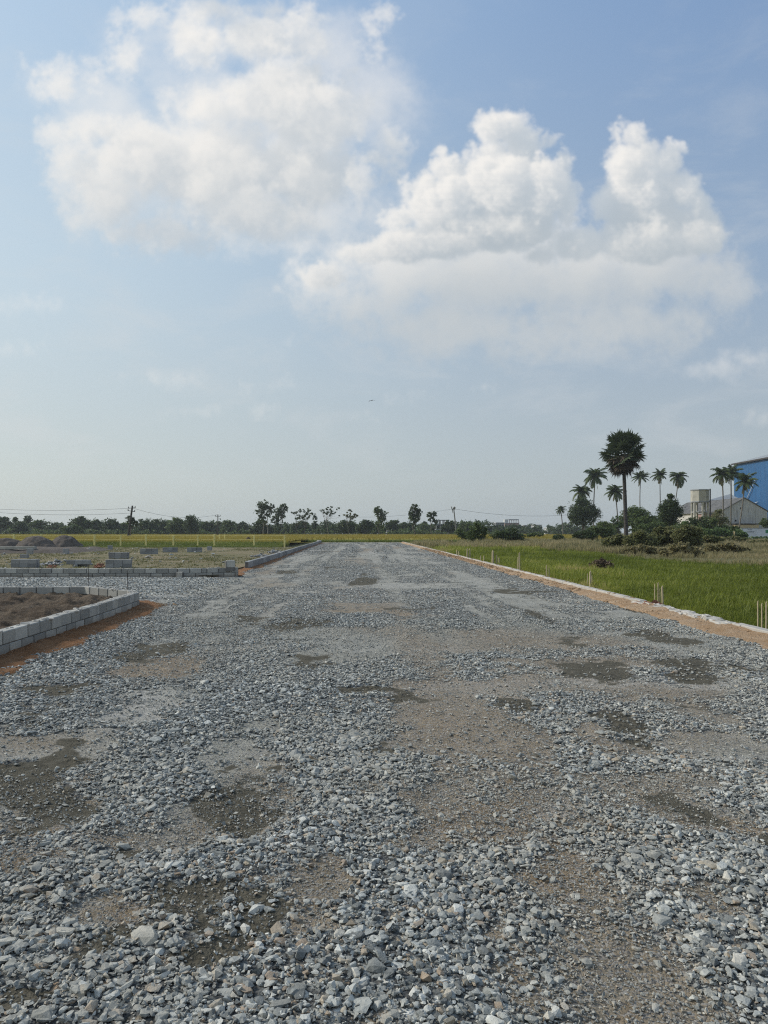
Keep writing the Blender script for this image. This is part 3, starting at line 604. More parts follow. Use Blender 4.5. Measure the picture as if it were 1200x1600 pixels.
    V, Fc, own = scatter_mesh(variants_cache['b'], rng.integers(0, 20, n), np.stack([x, y, .03+.05*np.clip((np.abs(x)-5.4*(x > 0)-4.0*(x < 0))/.4, -.4, 1)+s*.1, ], 1), rotm(rng.uniform(0, 6.28, n)), np.stack([s*1.2, s, s*.8], 1))
    tag(link('sand_clods', npmesh('sand_clods', V, Fc, MAT['tan_sand'])), 'small clods and grit lying on the sandy verges beside the kerbs', 'clods', kind='stuff')
    # ---- soil bed inside the corner walls
    xs = np.linspace(-13, -4.35, 170); ys = np.linspace(4.5, 16.0, 220); X, Y = np.meshgrid(xs, ys)
    cl = np.abs(fbm(X*2.2, Y*2.2, 161, 4))*.20+.05*fbm(X*7, Y*7, 165, 4)+.02*fbm(X*22, Y*22, 167, 3); Z = .10+cl+.04*fbm(X*.6, Y*.6, 169, 2)
    Z = np.where((Y > 15.0+.85*(-4.65-X)), -.2, Z); Z = Z-.12*sstep(X, -4.9, -4.45)
    tag(link('soil_bed', grid_mesh(X, Y, Z, 'soil_bed', MAT['brown_soil'])), kind='structure')
    # ---- yard
    xs = np.concatenate([-np.geomspace(120, 31, 20), np.linspace(-30.5, -4.7, 160)]); ys = np.linspace(24.45, 72, 220); X, Y = np.meshgrid(xs, ys)
    X = np.minimum(X, -4.7-(Y-24)*.012); Z = .09+.025*fbm(X*.6, Y*.6, 171, 4)+.012*fbm(X*3, Y*3, 173, 3)
    yard = link('yard', grid_mesh(X, Y, Z, 'yard', MAT['yard_earth'])); tag(yard, kind='structure')
    # ---- right field ground
    xs = np.concatenate([np.linspace(6.0, 45, 100), np.geomspace(46, 220, 20)]); ys = np.linspace(4, 112, 160); X, Y = np.meshgrid(xs, ys); X = np.maximum(X, 6.0+sstep(Y, 20, 110)*.5)
    Z = -.04+.03*fbm(X*.5, Y*.5, 181, 3); dry = sstep(Y-grass_limit(X, Y), -2.5, 2.5)
    m, t, b = material('field_soil', .97, .1); co = geopos(t); n = t.noise(co, .8, 6, .65); g = t.mix(t.step(n, .35, .65), (.065, .085, .016), (.10, .12, .025)); dd = t.mix(t.step(n, .35, .65), (.115, .11, .05), (.19, .165, .095)); dd = t.mix(t.step(t.noise(co, 4, 5, .7), .45, .7), dd, (.085, .095, .035))
    t.put(b.inputs['Base Color'], t.mix(t.step(t.math('ADD', attr(t, 'dry'), t.math('MULTIPLY', t.math('SUBTRACT', n, .5), .9)), .35, .65), g, dd)); bump(t, b, t.noise(co, 9, 5, .7), .05)
    tag(link('field_ground', grid_mesh(X, Y, Z, 'field_ground', m, dict(dry=dry.ravel()))), kind='structure')
# ------------------------------------------------------------------ block walls and kerbs
def block_course_wall(path, h0, h1, bl, bh, th, courses, rng, mats, cream=None):
    """stretcher bond of separate blocks over a mortar core along a polyline; the top runs from height h0 to h1"""
    mb = MB(); L = 0; seg = []
    for a, b in zip(path[:-1], path[1:]): l = math.dist(a, b); seg.append((a, b, L, l)); L += l
    tones = []
    for (a, b, s0, l) in seg:
        ang = math.atan2(b[1]-a[1], b[0]-a[0])
        for c in range(courses):
            off = (c % 2)*bl/2; n = int((l+bl)/bl)+1
            for k in range(-1, n):
                u0 = k*bl-off+.013; u1 = u0+bl-.026+rng.uniform(-.004, .004); u0, u1 = max(u0, 0.0), min(u1, l)
                if u1-u0 < .05: continue
                um = (u0+u1)/2; top = h0+(h1-h0)*(s0+um)/L-c*bh
                cx, cy = a[0]+(b[0]-a[0])*um/l, a[1]+(b[1]-a[1])*um/l; w = u1-u0
                mb.cur = 0; t = th/2+rng.uniform(-.003, .005); j = rng.uniform(-.012, .012)
                mb.box(cx-w/2, cx+w/2, cy-t, cy+t, top-bh+.016, top+(rng.uniform(-.004, .006) if c == 0 else 0), rz=ang+j*.6, ch=.008, c=(cx, cy), jit=.002, rng=rng)
                tones += [rng.random()]*24
        mb.cur = 1; nseg = max(1, int(l/.8)); 
        for k in range(nseg):
            u0, u1 = l*k/nseg, l*(k+1)/nseg; um = (u0+u1)/2; top = h0+(h1-h0)*(s0+um)/L; cx, cy = a[0]+(b[0]-a[0])*um/l, a[1]+(b[1]-a[1])*um/l; w = u1-u0+.02
            mb.box(cx-w/2, cx+w/2, cy-th/2+.016, cy+th/2-.016, top-bh*courses-.1, top-.014-(k % 3)*.002, rz=ang, c=(cx, cy)); tones += [.3]*8
    if cream:
        mb.cur = 2
        for k in range(int(L*cream)):
            u = rng.uniform(0, L); sg = [q for q in seg if q[2] <= u+1e-6][-1]; a, b, s0, l = sg; w = (u-s0)/l; top = h0+(h1-h0)*u/L; e = rng.gauss(0, th*.26); ang = math.atan2(b[1]-a[1], b[0]-a[0])
            e = max(-th*.45, min(th*.45, e)); x = a[0]+(b[0]-a[0])*w-math.sin(ang)*e; y = a[1]+(b[1]-a[1])*w+math.cos(ang)*e; q = rng.uniform(.010, .034)
            mb.box(x-q*1.5, x+q*1.5, y-q, y+q, top-.01, top+rng.uniform(.003, .011), rz=rng.uniform(-3, 3), ch=.004, c=(x, y), jit=.005, rng=rng); tones += [rng.random()*.6]*24
    me = mb.mesh('w', mats); at_ = me.attributes.new('tone', 'FLOAT', 'POINT'); at_.data.foreach_set('value', np.array(tones, np.float32)); return me
def set_tone(me, v):
    at_ = me.attributes.new('tone', 'FLOAT', 'POINT'); at_.data.foreach_set('value', np.full(len(me.vertices), v, np.float32))

def build_walls():
    rng = random.Random(3); M = [MAT['block_concrete'], MAT['mortar'], MAT['kerb_white']]
    tag(link('block_wall', block_course_wall([(-4.22, 4.0), (-4.27, 9), (-4.30, 12), (-4.40, 14.5), (-4.66, 15.02), (-5.93, 16.1), (-16, 16.15)], .345, .30, .36, .165, .155, 2, rng, M, 12)),
        'low grey concrete block wall of two courses bending round the brown soil bed', 'wall')
    tag(link('block_wall', block_course_wall([(-34, 24.6), (-6.0, 24.35), (-5.1, 24.6), (-4.15, 25.1)], .30, .315, .385, .165, .155, 2, rng, M, 6)),
        'low grey concrete block wall running across along the far side of the gravel side road', 'wall')
    o = link('block_pillar', block_course_wall([(-5.96, 24.10), (-5.77, 24.10)], .215, .215, .4, .25, .20, 1, rng, [MAT['kerb_white'], MAT['mortar']])); tag(o, 'pale stub pillar standing against the road side of the far block wall', 'pillar')
    o = link('concrete_block', block_course_wall([(-4.50, 24.86), (-4.22, 24.95)], .55, .55, .4, .235, .2, 1, rng, M)); tag(o, 'single grey block set upright on the end of the far block wall', 'concrete block')
    for px, h, yy in ((138, .80, 16.25), (199, .72, 15.25)):
        x = at(px, yy); mb = MB(); mb.tube([(x, yy, 0), (x+.01, yy, h*.5), (x-.005, yy, h)], .007, 5); tag(mb.build('steel_rod', MAT['dark_pole'], loc=(x, yy, 0)), 'thin dark steel rod standing by the '+('left end of the pale blocks' if px == 138 else 'right end of the pale blocks'), 'rod')
    # long kerb wall on the left edge of the road: smooth rendered, courses barely seen
    o = link('kerb_wall', block_course_wall([(-4.62, 30.2), (-4.75, 42), (-5.0, 60), (-5.3, 85), (-5.55, 106), (-6.3, 110)], .30, .36, 1.6, .34, .16, 1, rng, [MAT['grey_block'], MAT['mortar']]))
    tag(o, 'long low grey kerb wall along the left edge of the gravel road', 'kerb')
    # white kerb on the right, broken off for a stretch
    def kerb(path, h, label, bl=.9):
        o = link('concrete_kerb', block_course_wall(path, h, h, bl, h+.02, .15, 1, rng, [MAT['kerb_white'], MAT['mortar'], MAT['tan_sand']], 3)); tag(o, label, 'kerb')
    kerb([(5.76, 15.0), (5.74, 18), (5.80, 24), (5.95, 45), (6.15, 70), (6.5, 111)], .125, 'long whitish kerb edging the green field from the brick rubble to the road end')
    kerb([(5.72, 6.5), (5.74, 11.25)], .125, 'short whitish concrete kerb piece nearest the camera at the right picture edge')
    # crumbled stretch of kerb bedding between them
    mb = MB(); tones = []
    for k in range(150):
        y = rng.uniform(11.2, 15.1); x = 5.76+rng.gauss(0, .05); s = rng.uniform(.04, .16); z = .05+rng.uniform(0, .035)
        mb.box(x-s*.5, x+s*.5, y-s, y+s, z-.1, z+.02, rz=rng.uniform(-.3, .3), ch=.01, c=(x, y), jit=.012, rng=rng); tones += [rng.random()]*24
    me = mb.mesh('kerb_bedding', MAT['kerb_white']); at_ = me.attributes.new('tone', 'FLOAT', 'POINT'); at_.data.foreach_set('value', np.array(tones, np.float32))
    tag(link('kerb_bedding', me), 'crumbly lumps of dry mortar bedding where the right kerb is missing', 'rubble', kind='stuff')

def block_mesh():
    mb = MB(); mb.box(-.2, .2, -.1, .1, 0, .2, ch=.009); me = mb.mesh('concrete_block', MAT['grey_block']); return me
def build_yard():
    rng = random.Random(11)
    metas = []
    for k in range(5): me = block_mesh(); set_tone(me, k/5+.1); metas.append(me)
    def block(x, y, z, rz, label, group, sc=1.0):
        o = link('concrete_block', metas[rng.randrange(5)]); o.location = (x, y, z); o.rotation_euler = (0, 0, rz); o.scale = (sc*1.0, sc, sc); tag(o, label, 'concrete block', group); return o
    def stack(px, py, cols, rows, where, top=None, sc=.92, depth=1, rz=0, basez=.09):
        Y = yg(py, basez); cx = at(px, Y); g = 'blocks of the stack '+where; lab = 'grey block in the stack '+where
        if cols*rows*depth == 1: g = None; lab = 'single grey block '+where
        w = .41*sc
        for r in range(rows):
            for d in range(depth):
                for c in range(cols):
                    x = (c-(cols-1)/2)*w+rng.uniform(-.012, .012); y = d*.22*sc
                    X = cx+x*math.cos(rz)-y*math.sin(rz); Yy = Y+x*math.sin(rz)+y*math.cos(rz)
                    block(X, Yy, basez+r*.2*sc+.001*r, rz+rng.uniform(-.05, .05), lab, g, sc)
    stack(38, 887, 3, 2, 'nearest the left edge behind the far wall', sc=.83, depth=2)
    stack(38, 872, 1, 1, 'behind the stack nearest the left edge', sc=1.05)
    stack(185, 887, 3, 2, 'behind the far wall, right of the flat pile', sc=.80, depth=2, rz=.1)
    stack(185, 873, 3, 2, 'in the second row, below the leaning pole', sc=.84, depth=2, rz=-.05)
    stack(233, 866, 3, 2, 'beside the white rubbish mid yard', sc=.92, depth=1, rz=.05)
    stack(266, 863, 3, 2, 'by the paddy edge, third from right', sc=.86, depth=1, rz=.2)
    stack(304, 863, 3, 2, 'by the paddy edge, second from right', sc=.86, depth=1)
    stack(327, 860, 1, 2, 'by the paddy edge, at the right end', sc=.80, depth=2)
    stack(103, 866, 1, 2, 'before the right spoil heap', sc=.9, depth=1)
    stack(172, 859, 1, 2, 'at the right end of the rubble row', sc=.9, depth=1)
    stack(47, 866, 1, 2, 'at the end of the grey slab wall', sc=.95, depth=1)
    # the capped pile: blocks laid flat on a heap of rubble
    Y = yg(886, .09); cx = at(123, Y)
    for k in range(5):
        block(cx-.19+.2*k*.5+rng.uniform(-.05, .05), Y+rng.uniform(-.1, .2), .09, rng.uniform(-1, 1), 'grey concrete block propping up the flat block pile on rubble', 'blocks under the flat pile', .55)
    for k in range(3): block(cx-.30+.31*k, Y-.02, .205+.002*k, rng.uniform(-.06, .06), 'grey concrete block in the flat pile raised on broken blocks', 'blocks of the flat pile', .85)
    for k in range(2): block(cx-.18+.33*k, Y+.24, .207+.002*k, rng.uniform(-.06, .06), 'grey concrete block in the flat pile raised on broken blocks', 'blocks of the flat pile', .85)
    # rubble heaps
    var = hull_variants(21, 10, 12)
    def heap(px, py, wpx, n, s, mat, label, cat='rubble', basez=.08, hh=.12, nm='rubble_heap', dy=.5):
        Y = yg(py, basez); w = wpx/F*Y/2; r = np.random.default_rng(px); x = r.normal(0, w*.45, n); y = r.normal(0, dy*.5, n); z = hh*np.exp(-(x/w)**2*2-(y/dy)**2*2)*r.random(n)
        sz = s*np.exp(r.normal(0, .35, n)); pos = np.stack([x, y, z+sz*.2], 1)
        V, Fc, own = scatter_mesh(var, r.integers(0, 10, n), pos, rotm(r.uniform(0, 6, n), r.normal(0, .4, n)), np.stack([sz*1.2, sz, sz*.8], 1))
        me = npmesh(nm, V, Fc, mat, dict(tone=r.random(n)[own], dust=r.random(n)[own]*.5)); o = link(nm, me, loc=(at(px, Y), Y, basez)); tag(o, label, cat, kind='stuff')
    heap(78, 884, 44, 60, .13, MAT['grey_block'], 'spread of broken grey blocks left of the flat block pile')
    heap(92, 880, 16, 26, .16, MAT['grey_block'], 'small peaked heap of broken grey blocks behind the spread of pieces')
    heap(82, 887, 20, 26, .09, MAT['brick_red'], 'reddish broken brick patch left of the flat block pile')
    heap(156, 887, 24, 30, .10, MAT['brick_red'], 'reddish brown brick rubble right of the flat block pile')
    heap(134, 884, 16, 22, .14, MAT['grey_block'], 'grey rubble at the right foot of the flat block pile')
    heap(103, 866, 20, 26, .13, MAT['kerb_white'], 'pale rubble round the upright blocks before the right spoil heap')
    heap(142, 861, 14, 24, .16, MAT['kerb_white'], 'whitish rubble at the left end of the row before the fence')
    heap(157, 860, 20, 30, .16, MAT['grey_block'], 'grey rubble in the middle of the row before the fence')
    heap(232, 872, 13, 16, .12, MAT['kerb_white'], 'white rubbish scrap lying in the yard near the tan track')
    heap(5, 867, 10, 14, .12, MAT['grey_block'], 'few grey stones at the left picture edge')
    heap(360, 880, 30, 26, .07, MAT['grey_block'], 'small stones beside the start of the kerb wall')
    heap(432, 864, 36, 60, .16, MAT['grey_block'], 'grey stones heaped behind the middle of the kerb wall', dy=3)
    heap(410, 870, 30, 50, .13, MAT['grey_block'], 'loose stones behind the near part of the kerb wall', dy=2)
    heap(1020, 946, 34, 34, .07, MAT['brick_red'], 'red brick rubble at the end of the white kerb', basez=.05, hh=.06, dy=.35)
    # scattered pebbles and pale chips over the yard
    r = np.random.default_rng(8); n = 1600; x = r.uniform(-30, -5, n); y = 24.8+r.random(n)**1.5*44; k = x > -.5*y; x, y = x[k], y[k]; n = len(x); s = .05*np.exp(r.normal(0, .5, n))
    V, Fc, own = scatter_mesh(var, r.integers(0, 10, n), np.stack([x, y, .10+s*.2], 1), rotm(r.uniform(0, 6, n)), np.stack([s*1.3, s, s*.7], 1))
    tag(link('yard_stones', npmesh('yard_stones', V, Fc, MAT['stone'], dict(tone=.4+.6*r.random(n)[own], dust=r.random(n)[own]))), 'pebbles and chips scattered over the yard', 'stones', kind='stuff')
    # spoil heaps
    def mound(px, py, wpx, top, label, mat='grey_spoil', seed=1, asp=.8, nm='spoil_heap'):
        Y = yg(py, .08); w = wpx/F*Y/2; h = zz(top, Y+w*asp*.5)-.08
        u = np.linspace(-1.15, 1.15, 60); X, Yy = np.meshgrid(u*w, u*w*asp); rr = np.sqrt((X/w)**2+(Yy/(w*asp))**2)
        rr = rr*(1+.30*fbm(X*.7+seed, Yy*.7, seed, 3)); Z = h*np.clip(1-np.abs(rr)**1.9, -.15, 1)+.12*h*fbm(X*2.5, Yy*2.5, seed+3, 4)*(rr < 1.1)
        o = link(nm, grid_mesh(X, Yy, Z, nm, MAT[mat]), loc=(at(px, Y), Y+w*asp*.5, .14 if 'brush' in nm else .08)); tag(o, label, 'heap')
    mound(2, 856, 70, 840.5, 'grey gravel spoil heap cut by the left picture edge', seed=2)
    mound(50, 856, 74, 837.5, 'broad grey gravel spoil heap, middle one of the three behind the slab wall', seed=5)
    mound(98, 855.5, 58, 837, 'grey gravel spoil heap at the right end of the three', seed=9)
    Y = 28.0
    Y = yg(893, .0); V, Fc, t = crown([(0, 0, .14, .44, .34, .22), (-.18, .02, .12, .30, .3, .17), (.22, -.02, .10, .28, .3, .15), (.04, 0, .30, .22, .2, .10)], 2600, .035, 31, clump=.35, hollow=.5)
    tag(link('brush_heap', npmesh('brush_heap', V, Fc, MAT['brush'], dict(tone=t)), loc=(at(940, Y), Y, .10)), 'dark brown heap of dead brush lying in the green grass', 'heap')
    mound(388, 849, 17, 839.5, 'dark low heap in the yellow paddy field', 'brown_brush', 17, .5, 'dark_heap')
    # slab wall on an earth bank, left
    Y = 50.; x1 = at(54, Y)
    mb = MB(); mb.box(-50, x1, Y, Y+.35, .36, .55, ch=.01); tag(mb.build('slab_wall', MAT['old_concrete'], loc=(x1, Y, .36)), 'grey concrete slab beam on a dark bank in front of the spoil heaps', 'wall')
    xs = np.linspace(-50, at(110, Y), 160); ys = np.linspace(Y-.6, Y+9, 30); X, Yy = np.meshgrid(xs, ys); Z = .06+.30*sstep(Yy, Y-.6, Y)*sstep(-X, -at(120, Y), -at(70, Y))*(1+.3*fbm(X, Yy, 3, 3)); 
    tag(link('earth_bank', grid_mesh(X, Yy, Z, 'earth_bank', MAT['grey_spoil'])), kind='structure')

def build_stakes():
    """pale sticks along the right kerb; clusters read off the photograph"""
    rng = random.Random(5)
    ordn = ['first', 'second', 'third', 'fourth', 'fifth', 'sixth']
    cl = [('nearest cluster at the right picture edge', [(1184, 988, 941, .012), (1190, 988, 944, .012), (1197, 990, 942, .014)]),
          ('cluster beside the brick rubble', [(1022.5, 945, 913, .012), (1028, 945, 911, .013), (1030.8, 945, 920, .011), (1035.5, 946, 917, .022)]),
          ('cluster by the brown brush heap', [(918, 913, 897, .014), (922, 916, 894, .034), (925, 914, 900, .012)]),
          ('cluster at the middle of the right kerb', [(854, 903, 884, .02), (858, 903, 888, .015), (809, 896, 873, .02), (812, 896, 866, .03)]),
          ('cluster left of the middle one', [(770, 881, 862, .06), (776, 881, 868, .03), (780, 880, 872, .03)]),
          ('farther cluster before the leafy bushes', [(751, 876, 869, .03), (756, 877, 869, .03), (730, 871, 858, .045), (734, 871, 858, .045), (714, 867, 860, .04), (717, 868, 862, .04)])]
    n = 0
    for where, L in cl:
        L = sorted(L)
        for k, (px, pb, pt, r) in enumerate(L):
            Y = yg(pb, .02)*1.0; x = max(at(px, Y), 5.90+.006*Y); h = (pb-pt)/F*Y; Y = x*F/(px-562)
            mb = MB(); lean = rng.uniform(-.02, .03)
            pts = [(x, Y, -.05), (x+lean*h*.5, Y, h*.5), (x+lean*h, Y+.01, .02+h)]; mb.tube(pts, [r, r*.95, r*.85], 6)
            mb.tube([(x+lean*h, Y, h+.021), (x+lean*h, Y, h+.021+r*1.2)], [r*.8, r*.2], 6)
            o = mb.build('stake', MAT['pale_stake'], loc=(x, Y, 0)); tag(o, f'pale wooden stake, {ordn[k]} from left in the {where}', 'stake', 'stakes along the right kerb'); n += 1
    Y = yg(903, .05)

def build_fence():
    Y = 74.5; L = [22, 64, 108, 147.5, 188.5, 228, 271, 309, 335, 397, 444.6]
    root = empty('post_fence', (at(22, Y), Y, 0), 'fence of pale yellow concrete posts with thin wires before the paddy field', 'fence')
    wrng = random.Random(2)
    for i, px in enumerate(L):
        x = at(px, Y); mb = MB(); w = .066+wrng.uniform(0, .012); h = 1.24+wrng.uniform(-.06, .10); mb.box(x-w, x+w, Y-w, Y+w, -.1, h, rz=wrng.uniform(-.2, .2), ch=.012); mb.build('post', MAT['yellow_paint'], root)
    for px in (343, 351):
        YY = 96.; x = at(px, YY); mb = MB(); mb.box(x-.07, x+.07, YY-.07, YY+.07, -.1, 1.2, ch=.012); mb.build('post', MAT['yellow_paint'], root)
    mb = MB()
    for z in (1.19, .8): 
        for a, b in zip([-40]+L[:-1], L): mb.tube([(at(a, Y), Y-.075, z), (at((a+b)/2, Y), Y-.075, z-.03), (at(b, Y), Y-.075, z)], .014, 4)
    mb.build('fence_wire', MAT['yellow_paint'], root)

def build_poles():
    def pole(pb, pt, Y, label, r=.14, arms=(), mat='dark_pole'):
        b = P(*pb, Y); b[2] = -.1; t = P(*pt, Y); o = empty('utility_pole', tuple(b), label, 'utility pole')
        mb = MB(); mb.tube([b, (b+t)/2, t], [r*1.2, r, r*.75], 8); mb.build('pole', MAT[mat], o)
        for (f, hw, tilt) in arms:
            c = b+(t-b)*f; a = MB(); a.tube([(c[0]-hw, c[1]-.2, c[2]-tilt), (c[0]+hw, c[1]-.2, c[2]+tilt)], .07, 5)
            for s in (-1, 0, 1): a.tube([(c[0]+s*hw*.9, c[1]-.2, c[2]+s*tilt*.9), (c[0]+s*hw*.9, c[1]-.2, c[2]+.32+s*tilt*.9)], [.06, .09], 5)
            a.build('crossarm', MAT[mat], o)
        return o, t
    _, t1 = pole((199.5, 838), (207, 790), 150, 'dark leaning utility pole with crossarms above the left tree line', .22, [(.93, .75, .05), (.84, .75, -.1)])
    _, t2 = pole((340, 838), (340.5, 804), 190, 'thin utility pole left of the tall twin trees', .14, [(.93, .7, 0)])
    o, t3 = pole((714, 836), (709, 795), 200, 'grey utility pole leaning left by the concrete frame building', .18, [(.97, .35, .1)], 'grey_pole')
    mb = MB(); mb.tube([t3+np.array([-.7, -.2, .6]), t3+np.array([-.2, -.2, -1.2])], [.12, .09], 5); mb.tube([t3+np.array([-.15, 0, 0]), t3+np.array([.35, 0, .45])], [.3, .3], 6); mb.build('transformer', MAT['grey_pole'], o)
    def wire(a, b, sag, label, r=.022):
        a, b = np.array(a), np.array(b); mb = MB(); pts = [a+(b-a)*u-np.array([0, 0, sag*4*u*(1-u)]) for u in np.linspace(0, 1, 17)]; mb.tube(pts, r, 4)
        tag(mb.build('power_line', MAT['wire'], loc=tuple(a)), label, 'wire')
    wire(t1+(0, -.2, -.5), P(-60, 792, 150), .6, 'upper thin wire running from the leaning pole to the left edge')
    wire(t1+(0, -.2, -1.5), P(-60, 796, 150), .7, 'lower thin wire running from the leaning pole to the left edge')
    wire(t1+(0.1, -.2, -.5), t2+(0, -.2, 0), 1.3, 'thin wire hanging from the leaning pole to the thin pole')
    wire(t3+(0, -.2, 0), P(560, 808, 215), .6, 'thin wire running left from the grey leaning pole')
    wire(t3+(0, -.2, 0), P(905, 803, 215), 1.2, 'thin wire running right from the grey leaning pole to the palms', .028)

# ------------------------------------------------------------------ plants
def blade_variants(seed, n, blades, h, w, spread, droop):
    rng = np.random.default_rng(seed); out = []
    for _ in range(n):
        V = []; Fc = []
        for b in range(blades):
            a = rng.uniform(0, 6.28); r = rng.uniform(0, spread); hh = h*rng.uniform(.6, 1.1); d = droop*rng.uniform(.3, 1.2)*hh; ww = w*rng.uniform(.7, 1.2)
            x, y = r*math.cos(rng.uniform(0, 6.28)), r*math.sin(rng.uniform(0, 6.28)); px, py = -math.sin(a)*ww/2, math.cos(a)*ww/2; o = len(V)
            V += [(x-px, y-py, 0), (x+px, y+py, 0), (x+math.cos(a)*d*.35+px*.8, y+math.sin(a)*d*.35+py*.8, hh*.6), (x+math.cos(a)*d*.35-px*.8, y+math.sin(a)*d*.35-py*.8, hh*.6), (x+math.cos(a)*d, y+math.sin(a)*d, hh)]
            Fc += [(o, o+1, o+2), (o, o+2, o+3), (o+3, o+2, o+4)]
        out.append((np.array(V), np.array(Fc)))
    return out
def tufts(name, x, y, z, s, var, mat, label, cat, tone, rng):
    n = len(x); V, Fc, own = scatter_mesh(var, rng.integers(0, len(var), n), np.stack([x, y, z], 1), rotm(rng.uniform(0, 6.28, n)), np.stack([s, s, s], 1))
    tn = np.clip(tone[own]+np.repeat(rng.normal(0, .16, len(V)//5), 5), 0, 1)
    return tag(link(name, npmesh(name, V, Fc, mat, dict(tone=tn))), label, cat, kind='stuff')

def build_fields():
    rng = np.random.default_rng(2)
    # green rice-like grass right of the kerb
    def field(n, y0, y1, pw=1.0):
        y = y0+(y1-y0)*rng.random(n)**pw; x = 6.08+(.58*y-5.3)*rng.random(n); k = (x > 6.05+.6*sstep(y, 20, 100)) & (x < .57*y+.6)
        k &= y < grass_limit(x, y); return x[k], y[k]
    X, Y, S, T = [], [], [], []
    for n, y0, y1, sc in ((16000, 9.5, 22, .8), (30000, 22, 45, 1.0), (30000, 45, 84, 1.35)):
        x, y = field(n, y0, y1); lush = fbm(x*.16, y*.12, 3, 4); thin = fbm(x*.5+4, y*.4, 13, 3)
        edge = sstep(x-6.0, .0, .9)
        k = rng.random(len(x)) < np.clip(.95+1.3*thin, .25, 1)*(.35+.65*edge); x, y, lush, edge, thin = x[k], y[k], lush[k], edge[k], thin[k]
        X.append(x); Y.append(y); S.append(sc*(.46+.60*lush+.30*rng.random(len(x))+.5*(rng.random(len(x)) < .03))*(.55+.45*edge)); T.append(.40+.8*lush+.25*(1-edge)+.3*sstep(thin, .1, .5))
    x, y, s, t = map(np.concatenate, (X, Y, S, T))
    tufts('green_grass', x, y, x*0-.04, s, blade_variants(3, 14, 9, .30, .022, .16, .45), MAT['grass'], 'tall fresh green grass filling the field right of the kerb', 'grass', t, rng)
    # paddy: ripening yellow crop standing behind a green verge
    def paddy_slab(x0, x1, y0, y1, h, nm):
        X, Yy = np.meshgrid(np.linspace(x0, x1, 160), np.linspace(y0, y1, 60)); Z = h+.05*fbm(X*.4, Yy*.4, 5, 3); Z[0] = -.1; return (X, Yy, Z)
    m, tt, b = material('paddy_canopy', .95, .1); co = geopos(tt); n1 = tt.noise(tt.vmath('MULTIPLY', co, (.03, .10, 1)), 1, 5, .6); n2 = tt.noise(co, 2.5, 6, .7)
    c = tt.mix(tt.step(n1, .35, .65), (.20, .175, .038), (.28, .235, .055)); c = tt.mix(tt.step(n1, .58, .75, 0, .6), c, (.16, .16, .04)); c = tt.mix(tt.step(n2, .5, .8, 0, .6), c, (.14, .125, .035)); tt.put(b.inputs['Base Color'], c); bump(tt, b, n2, .12)
    Vv, Ff, o_ = [], [], 0
    for a in ((-170, -8.2, 81, 118, .52), (-170, 110, 118.3, 262, .52)):
        X, Yy, Z = paddy_slab(*a, 'p'); i = np.arange(X.size).reshape(X.shape)+o_; Vv.append(np.stack([X.ravel(), Yy.ravel(), Z.ravel()], 1)); Ff.append(np.stack([i[:-1, :-1].ravel(), i[:-1, 1:].ravel(), i[1:, 1:].ravel(), i[1:, :-1].ravel()], 1)); o_ += X.size
    tag(link('paddy_field', npmesh('paddy_field', np.concatenate(Vv), np.concatenate(Ff), m, None, True)), 'ripening yellow paddy crop behind the yard and the end of the road', 'paddy crop', kind='stuff')
    n = 52000; y = 79.5+rng.random(n)**1.6*150; x = (rng.random(n)*1.0-.5)*1.12*y+.04*y; k = ((y > 117) | (x < -8.0)) & (x < 60) & (x > -.52*y-2); x, y = x[k], y[k]; t = .5+.5*fbm(x*.03, y*.1, 17, 4)
    z = np.where((y > 81.5), .35, .0); s = np.where(y < 81.5, 1.35, .75)*(1+(y-80)/120)
    k2 = (y > 118.5) | (y < 117); x, y, z, s, t = x[k2], y[k2], z[k2], s[k2], t[k2]
    tufts('paddy_ears', x, y, z, s*.9, blade_variants(5, 10, 8, .52, .05, .25, .4), MAT['paddy'], 'yellow ripening ears standing on the paddy field', 'paddy crop', t, rng)
    n = 15000; y = rng.uniform(69.5, 81, n); x = -8-rng.random(n)*40; k = x > -.52*y-2; x, y = x[k], y[k]; t = .25+.6*fbm(x*.3, y*.3, 19, 3)+.25*sstep(y, 74, 81)
    tufts('paddy_verge', x, y, x*0, .30+.75*sstep(y, 74, 80)+.25*rng.random(len(x)), blade_variants(6, 10, 9, .48, .05, .28, .5), MAT['paddy_green'], 'dark green weedy verge along the near edge of the paddy', 'weeds', t, rng)
    n = 7000; x = rng.uniform(-9, 60, n); y = 113.5+rng.random(n)*4.5; t = .35+.6*fbm(x*.3, y*.3, 19, 3)
    tufts('paddy_edge', x, y, x*0, .5+.5*rng.random(n), blade_variants(8, 10, 9, .48, .05, .28, .5), MAT['paddy_green'], 'green edge of the paddy beyond the end of the road', 'weeds', t, rng)
    # low thin grass in the yard
    n = 9000; y = 24.8+rng.random(n)**1.3*45; x = -5-rng.random(n)*34; d = fbm(x*.16+3, y*.10, 23, 4); k = (x > -.53*y-1) & (d > -.22+.3*rng.random(n)-.15); x, y, d = x[k], y[k], d[k]
    tufts('yard_grass', x, y, x*0+.085, .5+.7*rng.random(len(x)), blade_variants(9, 10, 9, .07, .03, .30, .9), MAT['yard_grass'], 'thin short olive grass growing over the yard', 'grass', .45+.5*d, rng)
    # dry grass and scrub floor right, before the factory
    n = 46000; y = 30+rng.random(n)*78; x = 6.6+rng.random(n)*64; k = (x < .58*y+2) & (y > grass_limit(x, y)-1.5) & (fbm(x*.25, y*.2, 33, 3) > -.25+.3*(x < 14)); x, y = x[k], y[k]; t = .5+.6*fbm(x*.2, y*.2, 31, 4)
